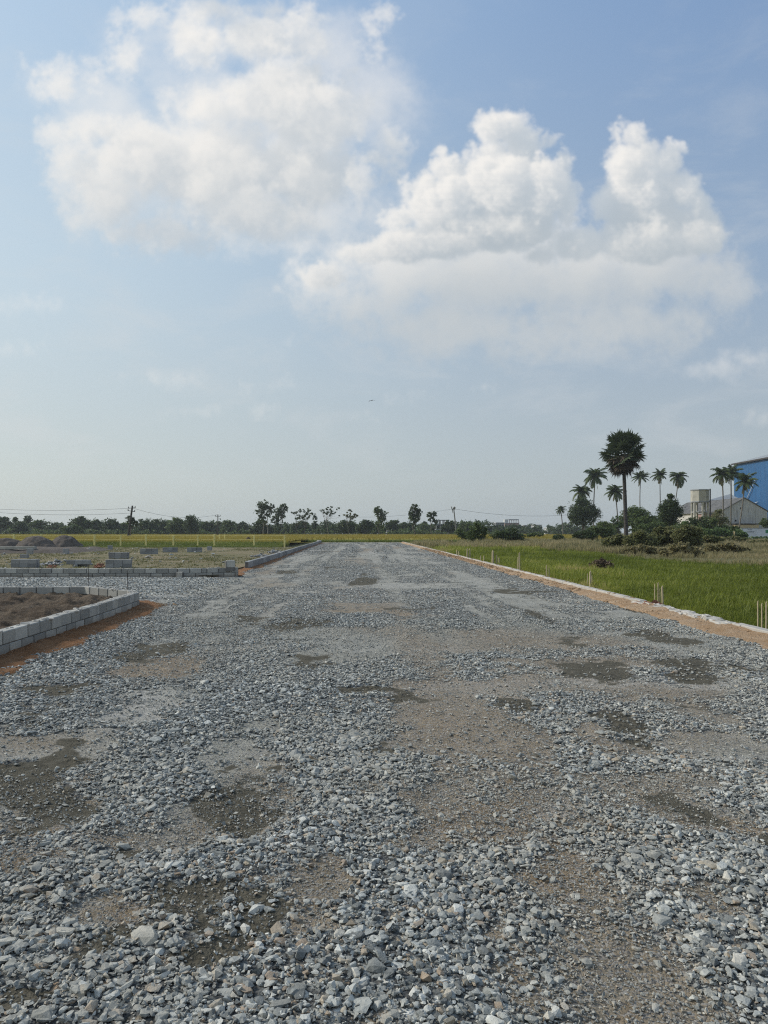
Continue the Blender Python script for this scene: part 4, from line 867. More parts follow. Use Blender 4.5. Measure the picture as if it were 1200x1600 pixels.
    tufts('dry_grass', x, y, x*0-.04, (.25+.7*rng.random(len(x))+.4*sstep(fbm(x*.2, y*.15, 35, 3), 0, .5))*(.55+.6*sstep(y, 40, 75)), blade_variants(12, 12, 12, .62, .045, .28, .45), MAT['leaf_dry'], 'tangle of dry olive brown grass before the factory', 'grass', t, rng)

def crown(blobs, n, leaf, seed, up=.3, clump=.30, hollow=.30, droop=0.0):
    """blobs: (x, y, z, rx, ry, rz) in metres; leaves sit in clumps spread through them"""
    rng = np.random.default_rng(seed); B = np.array(blobs, float); vol = (B[:, 3]*B[:, 5])**.9; pr = vol/vol.sum()
    nc = max(6, int(n/18)); bi = rng.choice(len(B), nc, p=pr); d = rng.normal(size=(nc, 3)); d /= np.linalg.norm(d, axis=1)[:, None]
    r = (hollow+(1-hollow)*rng.random(nc)**.5)[:, None]; cc = B[bi, :3]+d*r*B[bi, 3:]; cr = clump*np.minimum(B[bi, 3], B[bi, 5])*rng.uniform(.5, 1.3, nc); ct = rng.uniform(.15, .85, nc)
    k = rng.integers(0, nc, n); p = cc[k]+rng.normal(size=(n, 3))*cr[k][:, None]*np.array([.55, .55, .42]); p[:, 2] -= droop*rng.random(n)*cr[k]
    nr = rng.normal(size=(n, 3)); nr[:, 2] = np.abs(nr[:, 2])+up; nr /= np.linalg.norm(nr, axis=1)[:, None]
    a = np.cross(nr, rng.normal(size=(n, 3))); a /= np.linalg.norm(a, axis=1)[:, None]; b = np.cross(nr, a); s = (leaf*rng.uniform(.6, 1.35, n))[:, None]
    V = np.stack([p-a*s, p+b*s*.55, p+a*s*1.1, p-b*s*.5], 1).reshape(-1, 3); Fc = np.arange(4*n).reshape(n, 4)
    return V, Fc, np.repeat(np.clip(ct[k]*.7+rng.normal(.15, .16, n), 0, 1), 4)
def limb_path(rng, a, b, k=4, wob=.06):
    a, b = np.array(a, float), np.array(b, float); L = np.linalg.norm(b-a)
    return [a+(b-a)*u+rng.normal(0, wob*L, 3)*math.sin(math.pi*u) for u in np.linspace(0, 1, k)]

def tree(name, px, base_py, Y, blobs, label, cat='tree', group=None, mat='leaf_dark', n=2200, leaf=None, trunks=((0, 0),), r=.16, seed=None, bark='bark', limbs=6, depth=.8, ybase=0, lean=0, **kw):
    """blobs: (px, py, rx, ry) in the photograph's pixels, given real size at distance Y"""
    seed = seed or int(px*7+Y); rng = np.random.default_rng(seed); k = Y/F; root = np.array([at(px, Y), Y, 0.0]); leaf = leaf or max(.10, 1.25*k)
    W = [(at(bx, Y)-root[0], rng.uniform(-.3, .3)*rx*k*depth, zz(by, Y), rx*k, rx*k*depth, ry*k) for bx, by, rx, ry in blobs]
    o = empty(name, tuple(root), label, cat, group)
    V, Fc, t = crown(W, n, leaf, seed, **kw); V[:, 2] = np.maximum(V[:, 2], .02); link('crown', npmesh('crown', V, Fc, MAT[mat], dict(tone=t)), o)
    mb = MB()
    Wn = np.array(W)
    for (dx, sel) in trunks:
        c = Wn[sel % len(W)] if len(W) > sel else Wn[0]; b0 = np.array([dx*k, 0, -.15]); top = c[:3]-np.array([0, 0, c[5]*.3])
        pth = limb_path(rng, b0, top, 6, .03); mb.tube(pth, list(np.linspace(r, r*.45, 6)), 7)
        for j in range(limbs):
            s_ = pth[rng.integers(2, 5)]; w = Wn[rng.integers(0, len(W))]; e = w[:3]+rng.normal(size=3)*w[3:]*.5
            if abs(e[0]-s_[0]) > 8 or e[2] < s_[2]-.5: continue
            mb.tube(limb_path(rng, s_, e, 4, .08), list(np.linspace(r*.4, r*.10, 4)), 5)
    me = mb.mesh('trunk', MAT[bark], True); link('trunk', me, o); return o

def coconut(px, cpy, bpx, bpy, Y, rp, label, seed, nf=22, bend=0, r=.17, group='coconut palms'):
    """crown centre (px, cpy), trunk foot (bpx, bpy), frond reach rp, all in pixels"""
    rng = np.random.default_rng(seed); k = Y/F; foot = np.array([at(bpx, Y), Y, -.1]); top = P(px, cpy, Y)
    o = empty('coconut_palm', tuple(foot), label, 'palm tree', group); tp = top-foot
    mb = MB(); u = np.linspace(0, 1, 12); pts = [np.array([tp[0]*q**1.6+bend*k*math.sin(math.pi*q), 0, tp[2]*q]) for q in u]; mb.tube(pts, [r*1.5-.5*r*min(1, q*6)-r*.25*q for q in u], 8)
    link('trunk', mb.mesh('trunk', MAT['palm_bark'], True), o)
    V, Fc, T = [], [], []; L0 = rp*k*1.20; dr = rng.uniform(.75, 1.55); spin = rng.uniform(0, 6.28); tl = rng.uniform(-.16, .16); ndead = rng.integers(1, 4)
    for f in range(nf):
        az = spin+f*2.39996+rng.uniform(-.4, .4); q = f/(nf-1); el = math.radians(86-q*120+rng.uniform(-9, 9)); el += tl*math.cos(az); L = L0*rng.uniform(.78, 1.12)*(1-.22*(q < .15)); tone0 = .15+.4*rng.random(); dead = f >= nf-ndead; tone0 = .97 if dead else tone0; el = -1.25 if dead else el
        p = np.array([0, 0, 0.]); e = el; ns = 9; path = [p.copy()]; dirs = []
        for s in range(ns):
            d = np.array([math.cos(az)*math.cos(e), math.sin(az)*math.cos(e), math.sin(e)]); dirs.append(d); p = p+d*L/ns; path.append(p.copy()); e -= dr*(.07+.13*(s/ns))*(1.0 if e > -1.3 else .1)
        for s in range(ns*3):
            w = s/(ns*3-1); i = min(ns-1, int(w*ns)); pp = path[i]+(path[i+1]-path[i])*(w*ns-i if w < 1 else 1); d = dirs[i]; side = np.cross(d, (0, 0, 1.)); side /= np.linalg.norm(side)+1e-6
            ll = L*.34*math.sin(math.pi*min(1, .16+.80*w))**.7; wd = L*.034
            for sg in (-1, 1):
                ld = side*sg*.80+d*.60+np.array([0, 0, -.35-.45*rng.random()]); ld /= np.linalg.norm(ld); a0 = len(V)
                V += [pp+tp-d*wd, pp+tp+d*wd, pp+tp+ld*ll*.6+d*wd*.9, pp+tp+ld*ll]; Fc.append((a0, a0+1, a0+2, a0+3)); T += [tone0+rng.normal(0, .06)]*4
    link('crown', npmesh('crown', np.array(V), np.array(Fc), MAT['leaf_palm'], dict(tone=np.clip(T, 0, 1))), o); return o

def palmyra():
    Y = 105.; k = Y/F; foot = np.array([at(979, Y), Y, -.1]); top = P(974, 709, Y)-foot; rng = np.random.default_rng(4)
    o = empty('palmyra_palm', tuple(foot), 'tallest palm, its huge round fan leaf crown with a brown hanging skirt', 'palm tree')
    mb = MB(); u = np.linspace(0, 1, 16); mb.tube([(top[0]*q, 0, top[2]*q) for q in u], [.30-.07*q+.012*math.sin(q*60) for q in u], 10); link('trunk', mb.mesh('trunk', MAT['dark_palm_bark'], True), o)
    def fans(name, n, elr, R, mat, seed, size, droop):
        rng = np.random.default_rng(seed); V, Fc, T = [], [], []
        for f in range(n):
            az = f*2.39996+rng.uniform(-.2, .2); el = math.radians(elr[0]+(elr[1]-elr[0])*(f/(n-1))+rng.uniform(-8, 8)); d = np.array([math.cos(az)*math.cos(el), math.sin(az)*math.cos(el), math.sin(el)])
            r = R*rng.uniform(.36, .76); c = top+d*r*np.array([1, 1, 1.02])+np.array([0, 0, -.2 if el < -.5 else .1]); side = np.cross(d, (0, 0, 1.)); side /= np.linalg.norm(side)+1e-6; up = np.cross(side, d)
            tw = rng.uniform(-.9, .9); s2 = side*math.cos(tw)+up*math.sin(tw); cd = rng.uniform(.15, .8); t0 = rng.random()*.8
            a0 = len(V); V += [top+d*.2-s2*.03, top+d*.2+s2*.03, c+s2*.03, c-s2*.03]; Fc.append((a0, a0+1, a0+2, a0+3)); T += [t0]*4
            m = 22
            for j in range(m):
                th = -2.05+4.1*j/(m-1); L = size*rng.uniform(.75, 1.15)*(1-.15*abs(th)/2)*(1.12 if j % 2 else .86); ld = d*math.cos(th)+s2*math.sin(th); ld = ld+np.cross(s2, d)*cd*.25*math.cos(th*2); ld = ld/np.linalg.norm(ld)
                wv = (-d*math.sin(th)+s2*math.cos(th))*L*.075; mid = c+ld*L*.6; tip = c+ld*L+np.array([0, 0, -droop*L*(.15+.2*rng.random())]); a0 = len(V)
                V += [c, mid-wv, tip, mid+wv]; Fc.append((a0, a0+1, a0+2, a0+3)); T += [t0+rng.normal(0, .08)]*4
        link(name, npmesh(name, np.array(V), np.array(Fc), MAT[mat], dict(tone=np.clip(T, 0, 1))), o)
    fans('crown', 78, (88, -38), 3.35, 'leaf_palmyra', 5, 1.25, .22)
    fans('inner_leaves', 20, (75, -50), 1.5, 'leaf_palmyra', 8, 1.0, .2)
    fans('dead_leaf_skirt', 60, (-22, -82), 3.0, 'dead_frond', 6, 1.05, .9)

def banana(px, py, Y, h, label, seed):
    rng = np.random.default_rng(seed); x = at(px, Y); o = empty('banana_plant', (x, Y, 0), label, 'plant', 'banana plants before the water tank'); mb = MB(); mb.tube([(0, 0, -.1), (.03, 0, h*.55)], [.16, .10], 7); link('stem', mb.mesh('stem', MAT['pale_bark'], True), o)
    V, Fc, T = [], [], []
    for f in range(11):
        az = f*2.4; e = math.radians(rng.uniform(35, 80)); L = h*.62*rng.uniform(.8, 1.1); p = np.array([.03, 0, h*.52]); t0 = rng.random()*.8
        prev = None
        for s in range(7):
            d = np.array([math.cos(az)*math.cos(e), math.sin(az)*math.cos(e), math.sin(e)]); sd = np.array([-math.sin(az), math.cos(az), 0]); w = L*.13*math.sin(math.pi*(s+.4)/7.2); a0 = len(V); V += [p-sd*w-np.array([0, 0, w*.4]), p, p+sd*w-np.array([0, 0, w*.4])]; T += [t0]*3
            if s: Fc += [(a0-3, a0-2, a0+1, a0), (a0-2, a0-1, a0+2, a0+1)]
            p = p+d*L/6; e -= .30
    link('crown', npmesh('crown', np.array(V), np.array(Fc), MAT['leaf_bright'], dict(tone=T)), o)

def build_trees():
    G = 'scattered tall trees beyond the paddy field'
    # tall airy trees standing out above the line
    T = [
     (411, 838, 240, [(412,790,9,9),(406,801,7,9),(417,800,9,9),(425,792,5,7),(410,812,7,6)], 'tall leafy tree, left one of the twin pair above the paddy', dict(trunks=((0,0),(8,2)), n=2600, bark='pale_bark', mat='leaf_dark', r=.16)),
     (434, 838, 236, [(443,795,7,7),(434,800,7,7),(438,806,9,5),(430,813,7,7),(434,824,6,9)], 'leaning leafy tree, right one of the twin pair, with a dark mass below', dict(n=2600, mat='leaf_dark')),
     (472, 838, 245, [(460,801,5,4),(470,798,6,4),(482,800,7,5),(466,808,5,4),(478,808,7,4),(486,805,4,4)], 'thin tree with a flat umbrella crown and two bare trunks', dict(trunks=((-6,0),(3,4)), n=900, r=.09, limbs=9, clump=.38)),
     (492, 830, 300, [(492,822,5,8),(492,812,3.6,7),(492,806,2,4)], 'small dark cone shaped tree between two airy ones', dict(n=1500, mat='leaf_dark', clump=.25)),
     (516, 838, 240, [(504,798,5,4),(516,795,7,3.5),(526,795,5,4),(512,804,5,4),(520,801,4,3),(530,806,4,3)], 'spindly tree with a nearly bare umbrella crown and curved trunk', dict(n=560, r=.10, limbs=14, clump=.40, bark='pale_bark')),
     (546, 835, 250, [(541,803,4,4),(547,800,3,5),(555,806,4,4),(548,808,6,4)], 'ragged brownish tree with few leaf tufts left of the road axis', dict(n=800, mat='leaf_olive', limbs=8, r=.10)),
     (592, 838, 235, [(590,797,6,6),(599,802,6,5),(592,806,7,6),(593,818,7,8),(600,810,4,4)], 'rounded tree with a leaning top left of the road axis', dict(n=2400, mat='leaf_mid')),
     (648, 838, 200, [(648,793,6,6),(643,803,6,8),(654,802,6,9),(648,810,9,7),(647,822,3,8)], 'lone tall narrow tree standing by the end of the road', dict(n=2600, mat='leaf_dark', r=.18)),
     (676, 838, 240, [(672,806,5,5),(679,803,4,4),(674,812,5,4),(681,816,3,5)], 'small leaning tree left of the concrete frame building', dict(n=1400, r=.13)),
     (205, 838, 165, [(204,811,7,5),(200,818,4,4),(210,818,6,5)], 'bushy tree behind the dark leaning pole', dict(n=1200)),
    ]
    for px, bp, Y, bl, lab, kw in T: tree('tall_tree', px, bp, Y, bl, lab, group=G, **kw)
    # lower canopies of the tree line, one by one
    names = [(5,817,14,8,280),(24,813,5,5,300),(44,812,6,6,300),(30,824,14,8,270),(62,821,14,8,290),(90,826,14,8,300),(122,816,18,8,260),(112,827,14,7,255),(150,822,15,9,280),(172,822,14,10,270),
             (196,826,14,9,275),(228,822,15,10,270),(254,822,15,10,275),(276,820,14,10,265),(298,819,13,11,260),(325,824,10,8,285),(358,823,13,9,290),(380,824,11,8,310),(408,824,15,11,265),(452,828,12,7,290),
             (470,824,16,9,270),(505,828,13,7,290),(522,828,10,7,285),(540,823,14,9,265),(570,822,13,9,262),(590,828,12,7,270),(612,821,12,7,285),(634,824,12,8,290),(660,826,8,8,300),(690,826,12,7,290),
             (705,822,12,8,270),(728,825,14,8,255),(664,822,6,6,340)]
    desc = ['dense dark canopy', 'rounded dark green tree', 'broad low tree', 'dome shaped scrub tree', 'feathery dark tree']
    marks = {5:'cut by the left picture edge',24:'sticking up above the left spoil heap',44:'just right of the small one over the left heap',30:'behind the left spoil heap',62:'above the middle spoil heap',90:'above the right spoil heap',
      122:'with the highest flat spreading top in the left tree line',112:'low in front of the flat topped tree',150:'right of the flat topped tree',172:'left of the leaning pole, second',196:'at the foot of the leaning pole',228:'next right of the leaning pole',
      254:'second right of the leaning pole',276:'third right of the leaning pole',298:'tallest just left of the thin utility pole',325:'directly left of the thin pole, low',358:'directly right of the thin pole',380:'between the thin pole and the twin trees',
      408:'behind the twin trees as a wide dome',452:'filling the gap right of the twin trees',470:'below the umbrella crowned tree',505:'below the cone shaped tree on its right',522:'at the foot of the spindly tree',540:'dark dome left of the road axis',
      570:'between the ragged tree and the rounded tree',590:'at the foot of the rounded tree',612:'right of the rounded tree',634:'left of the lone tall tree',660:'right of the lone tall tree, low',690:'in front of the concrete frame building',
      705:'right of the frame building below the grey pole',728:'left of the leafy bushes by the field',664:'pale, far behind the lone tall tree'}
    rr = random.Random(4)
    for i, (px, py, rx, ry, Y) in enumerate(names):
        bl = [(px, py, rx*.8, ry)]+[(px+rr.uniform(-.8, .8)*rx, py+rr.uniform(-.1, .7)*ry, rx*rr.uniform(.35, .6), ry*rr.uniform(.5, .8)) for _ in range(5)]+[(px+rr.uniform(-.6, .6)*rx, py-ry*.6, rx*.28, ry*.5) for _ in range(2)]
        tree('canopy_tree', px, 838, Y, bl, f'{desc[i % 5]} {marks[px]}', group='trees of the far tree line', n=int(26*rx*ry+600), mat=['leaf_dark', 'leaf_mid', 'leaf_dark'][i % 3], limbs=3, r=.2, clump=.50, hollow=.10, seed=100+i, leaf=1.5*Y/F)
    # the wood behind reads as one mass
    rng = np.random.default_rng(9); xs = rng.uniform(-190, 120, 230); Yb = rng.uniform(330, 420, 230); h = 5.4+1.2*vnoise(xs*.04, xs*0, 3)+rng.uniform(-1, 1, 230)
    W = [(x, y, hh*.55, rng.uniform(4, 9), 4, hh*.62) for x, y, hh in zip(xs, Yb, h)]
    V, Fc, t = crown(W, 70000, .62, 5, clump=.35, hollow=.1); tag(link('far_woodland', npmesh('far_woodland', V, Fc, MAT['leaf_dark'], dict(tone=t))), 'low dark woodland behind the tree line at the horizon', 'woodland', kind='stuff')
    # low scrub at the foot of the line hides the trunks
    xs = rng.uniform(-130, 50, 200); W = [(x, rng.uniform(264, 272), .9, rng.uniform(2, 4), 2, rng.uniform(.8, 2.0)) for x in xs]
    V, Fc, t = crown(W, 26000, .36, 6, clump=.4); tag(link('far_scrub', npmesh('far_scrub', V, Fc, MAT['leaf_mid'], dict(tone=t))), 'low scrub along the far edge of the paddy', 'scrub', kind='stuff')
    # ---- bushes right of the road
    B = [('leafy_bush', 745, 92, [(745,826,11,9),(738,836,9,9),(752,838,10,9),(746,820,5,4),(756,828,6,6),(736,848,8,5)], 'loose leafy bush with visible stems nearest the right edge of the road', 'leaf_mid', 3400),
         ('leafy_bush', 790, 96, [(778,838,11,9),(795,836,14,9),(810,842,10,8),(785,846,14,7),(800,830,9,5)], 'wide dark bush left of the yellow paddy gap', 'leaf_dark', 4600),
         ('leafy_bush', 727, 110, [(725,836,10,7),(716,832,6,5),(733,840,6,5)], 'low bush behind the loose leafy one', 'leaf_mid', 1500),
         ('leafy_bush', 871, 98, [(871,841,10,6),(868,846,9,4)], 'small dark bush right of the yellow paddy gap', 'leaf_dark', 1500),
         ('leafy_bush', 908, 100, [(900,840,6,9),(912,838,13,9),(922,836,12,8),(905,848,8,4)], 'dark rounded bush below the big round tree', 'leaf_dark', 3600),
         ('leafy_bush', 940, 110, [(932,828,14,7),(950,832,14,9),(925,834,10,6)], 'feathery mid green bush between the round tree and the tallest palm', 'leaf_mid', 3200),
         ('brown_bush', 920, 88, [(915,850,9,5),(925,851,8,4)], 'low greyish brown bush in front of the dark rounded one', 'leaf_olive', 1200),
         ('brown_bush', 962, 58, [(952,850,13,9),(975,848,13,10),(965,842,9,8)], 'low olive bush left of the foot of the tallest palm', 'leaf_olive', 4200),
         ('brown_bush', 1000, 57, [(990,848,15,11),(1010,848,15,11),(1000,838,12,9)], 'olive bush right of the foot of the tallest palm', 'leaf_olive', 5200),
         ('brown_bush', 1035, 60, [(1025,843,17,12),(1045,836,15,13),(1052,848,14,10),(1030,829,9,6)], 'big olive scrub bush below the dark dome topped tree', 'leaf_olive', 6400),
         ('brown_bush', 1072, 58, [(1064,838,14,12),(1084,834,14,12),(1080,847,17,9),(1072,826,8,6)], 'olive brown scrub bush below the water tank', 'leaf_olive', 6000),
         ('leafy_bush', 1150, 74, [(1138,846,14,6),(1156,845,13,6),(1146,841,8,4)], 'low mixed green scrub before the white compound wall', 'leaf_olive', 2600),
         ('leafy_bush', 1190, 70, [(1180,850,14,6),(1198,848,13,6)], 'low green scrub at the right edge before the white wall', 'leaf_olive', 2200),
         ('leafy_bush', 1100, 72, [(1092,843,14,8),(1110,845,14,7),(1100,836,9,5)], 'rounded green scrub between the olive bushes and the bright hedge', 'leaf_mid', 3200),
         ('leafy_bush', 930, 72, [(920,851,12,5),(938,849,12,6)], 'low green weed clump at the far edge of the green grass', 'leaf_olive', 1600),
         ('leafy_bush', 1006, 125, [(996,818,14,9),(1012,815,13,10),(1026,822,12,9),(1000,829,16,7)], 'mid green bush mass between the tallest palm and the dome topped tree', 'leaf_mid', 4200),
         ('leafy_bush', 1094, 128, [(1084,817,12,9),(1098,816,12,10),(1110,822,12,9),(1090,828,16,7),(1120,830,12,6)], 'green bush mass hiding the foot of the water tank', 'leaf_mid', 4600),
         ('leafy_bush', 1140, 124, [(1130,826,12,6),(1146,826,10,5),(1116,815,6,6)], 'low green bush before the left corner of the warehouse', 'leaf_mid', 2400),
         ('leafy_bush', 950, 126, [(944,822,11,8),(958,825,11,8),(966,820,7,6)], 'green bush between the big round tree and the tallest palm trunk', 'leaf_mid', 2800),
         ('dry_bush', 1005, 50, [(985,860,14,6),(1004,858,16,7),(1024,861,14,6)], 'dry twiggy bush at the edge of the green grass, left one', 'leaf_dry', 1500),
         ('dry_bush', 1062, 46, [(1045,861,15,7),(1064,857,17,9),(1084,861,14,7)], 'dry twiggy bush at the edge of the green grass, middle one', 'leaf_dry', 1800),
         ('dry_bush', 1130, 50, [(1112,856,15,6),(1134,853,17,7),(1156,857,15,5)], 'dry twiggy bush at the edge of the green grass, right one', 'leaf_dry', 1600),
         ('leafy_bush', 1018, 120, [(1006,828,14,9),(1024,824,13,9),(1036,832,12,8)], 'green bush filling the gap between the palm tree and the dome topped tree', 'leaf_mid', 3600),
         ('leafy_bush', 835, 130, [(828,836,8,4),(842,835,8,4),(815,838,6,5)], 'low bush behind the yellow paddy gap', 'leaf_mid', 1400),
         ('brown_bush', 1110, 64, [(1105,842,12,6),(1120,844,10,5)], 'low dry bush in front of the bright hedge', 'leaf_olive', 1800),
         ('broad_tree', 911, 190, [(911,797,20,14),(900,806,14,12),(923,803,14,13),(911,785,12,8),(908,814,20,8)], 'big round dense dark tree behind the left coconut palms', 'leaf_dark', 6000),
         ('broad_tree', 990, 150, [(985,806,15,12),(1003,806,14,12),(992,797,11,7),(1010,816,16,10),(975,816,10,10),(1025,815,12,10)], 'bushy green tree right of the tallest palm trunk', 'leaf_mid', 6000),
         ('broad_tree', 1047, 130, [(1047,788,11,10),(1040,800,13,12),(1055,800,11,12),(1046,776,6,4),(1046,816,14,12),(1034,792,6,4)], 'dark feathery dome topped tree in front of the leaning palm trunk', 'leaf_dark', 6000),
         ('broad_tree', 1124, 150, [(1124,806,9,10),(1116,814,8,8),(1132,816,8,8),(1124,798,5,5)], 'loose greyish tree before the warehouse gable', 'leaf_olive', 1900),
         ('leafy_bush', 1068, 118, [(1065,824,14,7),(1082,826,12,6)], 'green bush at the foot of the banana plants', 'leaf_mid', 2400),
         ('hedge', 1118, 112, [(1104,832,11,7),(1120,832,11,7),(1136,833,10,7),(1155,834,9,7),(1163,838,6,6)], 'bright green hedge before the warehouse and white wall', 'leaf_bright', 5200),
         ('leafy_bush', 1192, 150, [(1194,816,7,6),(1200,820,8,6)], 'small leafy tree at the right edge before the warehouse', 'leaf_mid', 1200),
         ('leafy_bush', 968, 120, [(958,812,5,4),(966,808,4,4),(962,820,6,5)], 'spindly sapling left of the tallest palm trunk', 'leaf_bright', 500),
         ('weed_row', 1185, 104, [(1178,842,12,4),(1196,842,12,4)], 'low green weeds at the foot of the white wall', 'leaf_bright', 1800)]
    for i, (nm, px, Y, bl, lab, mt, n) in enumerate(B): tree(nm, px, 838, Y, bl, lab, 'hedge' if nm == 'hedge' else ('tree' if nm == 'broad_tree' else 'bush'), None, mt, int(n*(2.0 if nm == 'broad_tree' and n > 3000 else 1.3)), trunks=tuple((q, j) for j, q in enumerate((-4, 0, 5))) if 'bush' in nm else ((0, 0),), r=.05 if 'bush' in nm or nm in ('hedge', 'weed_row') else .25, seed=300+i, limbs=4 if n > 1000 else 12, clump=.42 if nm in ('broad_tree', 'hedge') else .32, hollow=.12 if n > 2000 else .3)
    # ---- palms
    palmyra()
    CP = [(876,796,880,838,230,9,'smallest coconut palm, leaning, at the left end of the palm group',0),
          (908,768,915,838,200,17,'coconut palm rising out of the big round tree',-2),
          (930,744,928,838,200,18,'tall coconut palm left of the tallest palm, above the round tree',-1),
          (961,768,965,838,190,14,'short coconut palm just left of the tallest palm trunk',1),
          (1001,745,1004,838,230,12.5,'coconut palm just right of the tallest palm crown',-3),
          (1031,742,1032,838,230,13.5,'straight coconut palm, middle one between the tallest palm and the water tank',0),
          (1060,745,1040,838,220,14.5,'coconut palm with a strongly leaning trunk left of the water tank',7),
          (1128,741,1128,838,165,17,'coconut palm, left one of the close pair by the blue shed',2),
          (1142,739,1141,838,168,17,'coconut palm, right one of the close pair by the blue shed',1),
          (1164,752,1152,838,162,17,'coconut palm in front of the blue shed wall with a curved leaning trunk',3)]
    for i, (px, cy, bx, by, Y, rp, lab, bend) in enumerate(CP): coconut(px, cy, bx, by, Y, rp*(.94+.14*((i*37) % 7)/7), lab, 40+i, 24+(i*5) % 8, bend)
    for i, (px, h) in enumerate(((1058, 3.6), (1068, 4.2), (1078, 4.6), (1090, 4.0), (1097, 3.4))):
        banana(px, 838, 138+i, h, ['pale leaved banana plant at the left end of the clump', 'banana plant second from the left in the clump', 'tallest banana plant in the middle of the clump', 'banana plant in front of the water tank legs', 'small banana plant at the right end of the clump'][i], 60+i)

# ------------------------------------------------------------------ buildings
def build_buildings():
    # blue shed: the long wall runs towards the viewer on the right
    x0, yf, yn = at(1147, 240), 240., 150.; ev = zz(725, 240)
    o = empty('blue_shed', (x0, yf, 0), 'tall blue metal clad factory shed with a grey roof at the right edge', 'factory')
    mb = MB(); mb.box(x0, x0+30, yn, yf, -.1, ev); mb.add([(x0+.01, yf-.01, ev), (x0+30, yf-.01, ev), (x0+15, yf-.01, ev+3.8), (x0+.01, yn+.01, ev), (x0+30, yn+.01, ev), (x0+15, yn+.01, ev+3.8)], [(0, 2, 1), (3, 4, 5)]); mb.build('wall', MAT['blue_sheet'], o)
    mb = MB(); e = .5
    for s in (0, 1):
        xa, xb = (x0-e, x0+15) if s == 0 else (x0+30+e, x0+15); za, zb = ev-.05, ev+3.9
        v = [(xa, yn-e, za), (xb, yn-e, zb), (xb, yf+e, zb), (xa, yf+e, za)]; v += [(x, y, z+.22) for x, y, z in v]; mb.add(v, [(0, 3, 2, 1), (4, 5, 6, 7), (0, 1, 5, 4), (1, 2, 6, 5), (2, 3, 7, 6), (3, 0, 4, 7)])
    mb.build('roof', MAT['roof_sheet'], o)
    mb = MB(); mb.box(x0-e-.25, x0-e-.02, yn-e, yf+e, ev-.35, ev+.1); mb.build('gutter', MAT['dark_pole'], o)
    mb = MB(); mb.tube([(x0-.4, 226, zz(748, 228)), (x0-.4, 232, zz(783, 232))], .12, 6); mb.build('pipe', MAT['pale_pipe'], o)
    mb = MB(); mb.tube([(x0-.4, 225, zz(784, 225)), (x0-.4, 229, zz(789, 229))], .10, 6); mb.build('pipe', MAT['pale_pipe'], o)
    # old warehouse, gable towards the viewer
    Y = 185.; xl, xr = at(1127, Y), at(1199, Y); xa = (xl+xr)/2; ez, az = zz(799, Y), zz(778.5, Y)
    o = empty('warehouse', (xa, Y, 0), 'old warehouse with a rain streaked whitewashed gable and dark sheet roof', 'warehouse')
    mb = MB(); v = [(xl, Y, -.1), (xr, Y, -.1), (xr, Y, ez), (xa, Y, az), (xl, Y, ez)]; D = 32; v2 = [(x, Y+D, z) for x, y, z in v]
    mb.add(v+v2, [(0, 1, 2, 3, 4), (9, 8, 7, 6, 5), (0, 4, 9, 5), (1, 6, 7, 2), (0, 5, 6, 1)]); mb.build('wall', MAT['weathered_wall'], o)
    mb = MB()
    for s, xe in ((0, xl-.5), (1, xr+.5)):
        dz = (az-ez)/(xa-xl)*.5; v = [(xe, Y-.25, ez-dz+.06), (xa, Y-.25, az+.06), (xa, Y+D+.3, az+.06), (xe, Y+D+.3, ez-dz+.06)]; v += [(x, y, z+.16) for x, y, z in v]; mb.add(v, [(0, 3, 2, 1), (4, 5, 6, 7), (0, 1, 5, 4), (1, 2, 6, 5), (2, 3, 7, 6), (3, 0, 4, 7)])
    mb.build('roof', MAT['old_roof'], o)
    for px, py in ((1157.5, 794), (1149.5, 813.5)):
        x = at(px, Y); z = zz(py, Y); mb = MB(); mb.box(x-.17, x+.17, Y-.06, Y+.02, z-.2, z+.2); mb.build('vent', MAT['dark_opening'], o)
    mb = MB(); mb.box(at(1148, Y-2), at(1187, Y-2), Y-2.2, Y-.01, zz(819, Y)-.1, zz(818, Y)); mb.build('canopy_roof', MAT['dark_pole'], o)
    mb = MB(); mb.box(at(1150, Y-2)+.01, at(1186, Y-2), Y-2, Y-.02, -.1, zz(819.3, Y)-.12); mb.build('lean_to', MAT['cream_wall'], o)
    # second shed behind with a dark roof
    Y2 = 222.; a, b = at(1085, Y2), at(1172, Y2); o = empty('back_shed', (a, Y2, 0), 'low shed with a dark sloping roof behind the water tank and warehouse', 'shed')
    z0, z1 = zz(787, Y2), zz(774, Y2); mb = MB(); mb.box(a, b, Y2, Y2+14, -.1, z0-.4); mb.build('wall', MAT['house_grey'], o)
    mb = MB(); v = [(a-.5, Y2-.5, z0-.35), (b, Y2-.5, z0-.35), (b, Y2+12, z1+.9), (a+8, Y2+12, z0+.7)]; v += [(x, y, z+.15) for x, y, z in v]; mb.add(v, [(0, 3, 2, 1), (4, 5, 6, 7), (0, 1, 5, 4), (1, 2, 6, 5), (2, 3, 7, 6), (3, 0, 4, 7)]); mb.build('roof', MAT['roof_sheet'], o)
    # water tank
    Y = 172.; cx = at(1093.5, Y); R = 12.9/F*Y*1.04; o = empty('water_tank', (cx, Y, 0), 'raised octagonal concrete water tank, stained dark, on pale columns', 'water tank')
    z0, z1 = zz(783.5, Y), zz(766.5, Y)
    def prism(r0, r1, za, zb, nm, mat, rot=.25):
        mb = MB(); n = 8; v = [(cx+r*math.cos(2*math.pi*k/n+rot), Y+r*math.sin(2*math.pi*k/n+rot), z) for r, z in ((r0, za), (r1, zb)) for k in range(n)]; mb.add(v, [(k, (k+1) % n, (k+1) % n+n, k+n) for k in range(n)]+[tuple(range(n-1, -1, -1)), tuple(range(n, 2*n))]); mb.build(nm, mat, o)
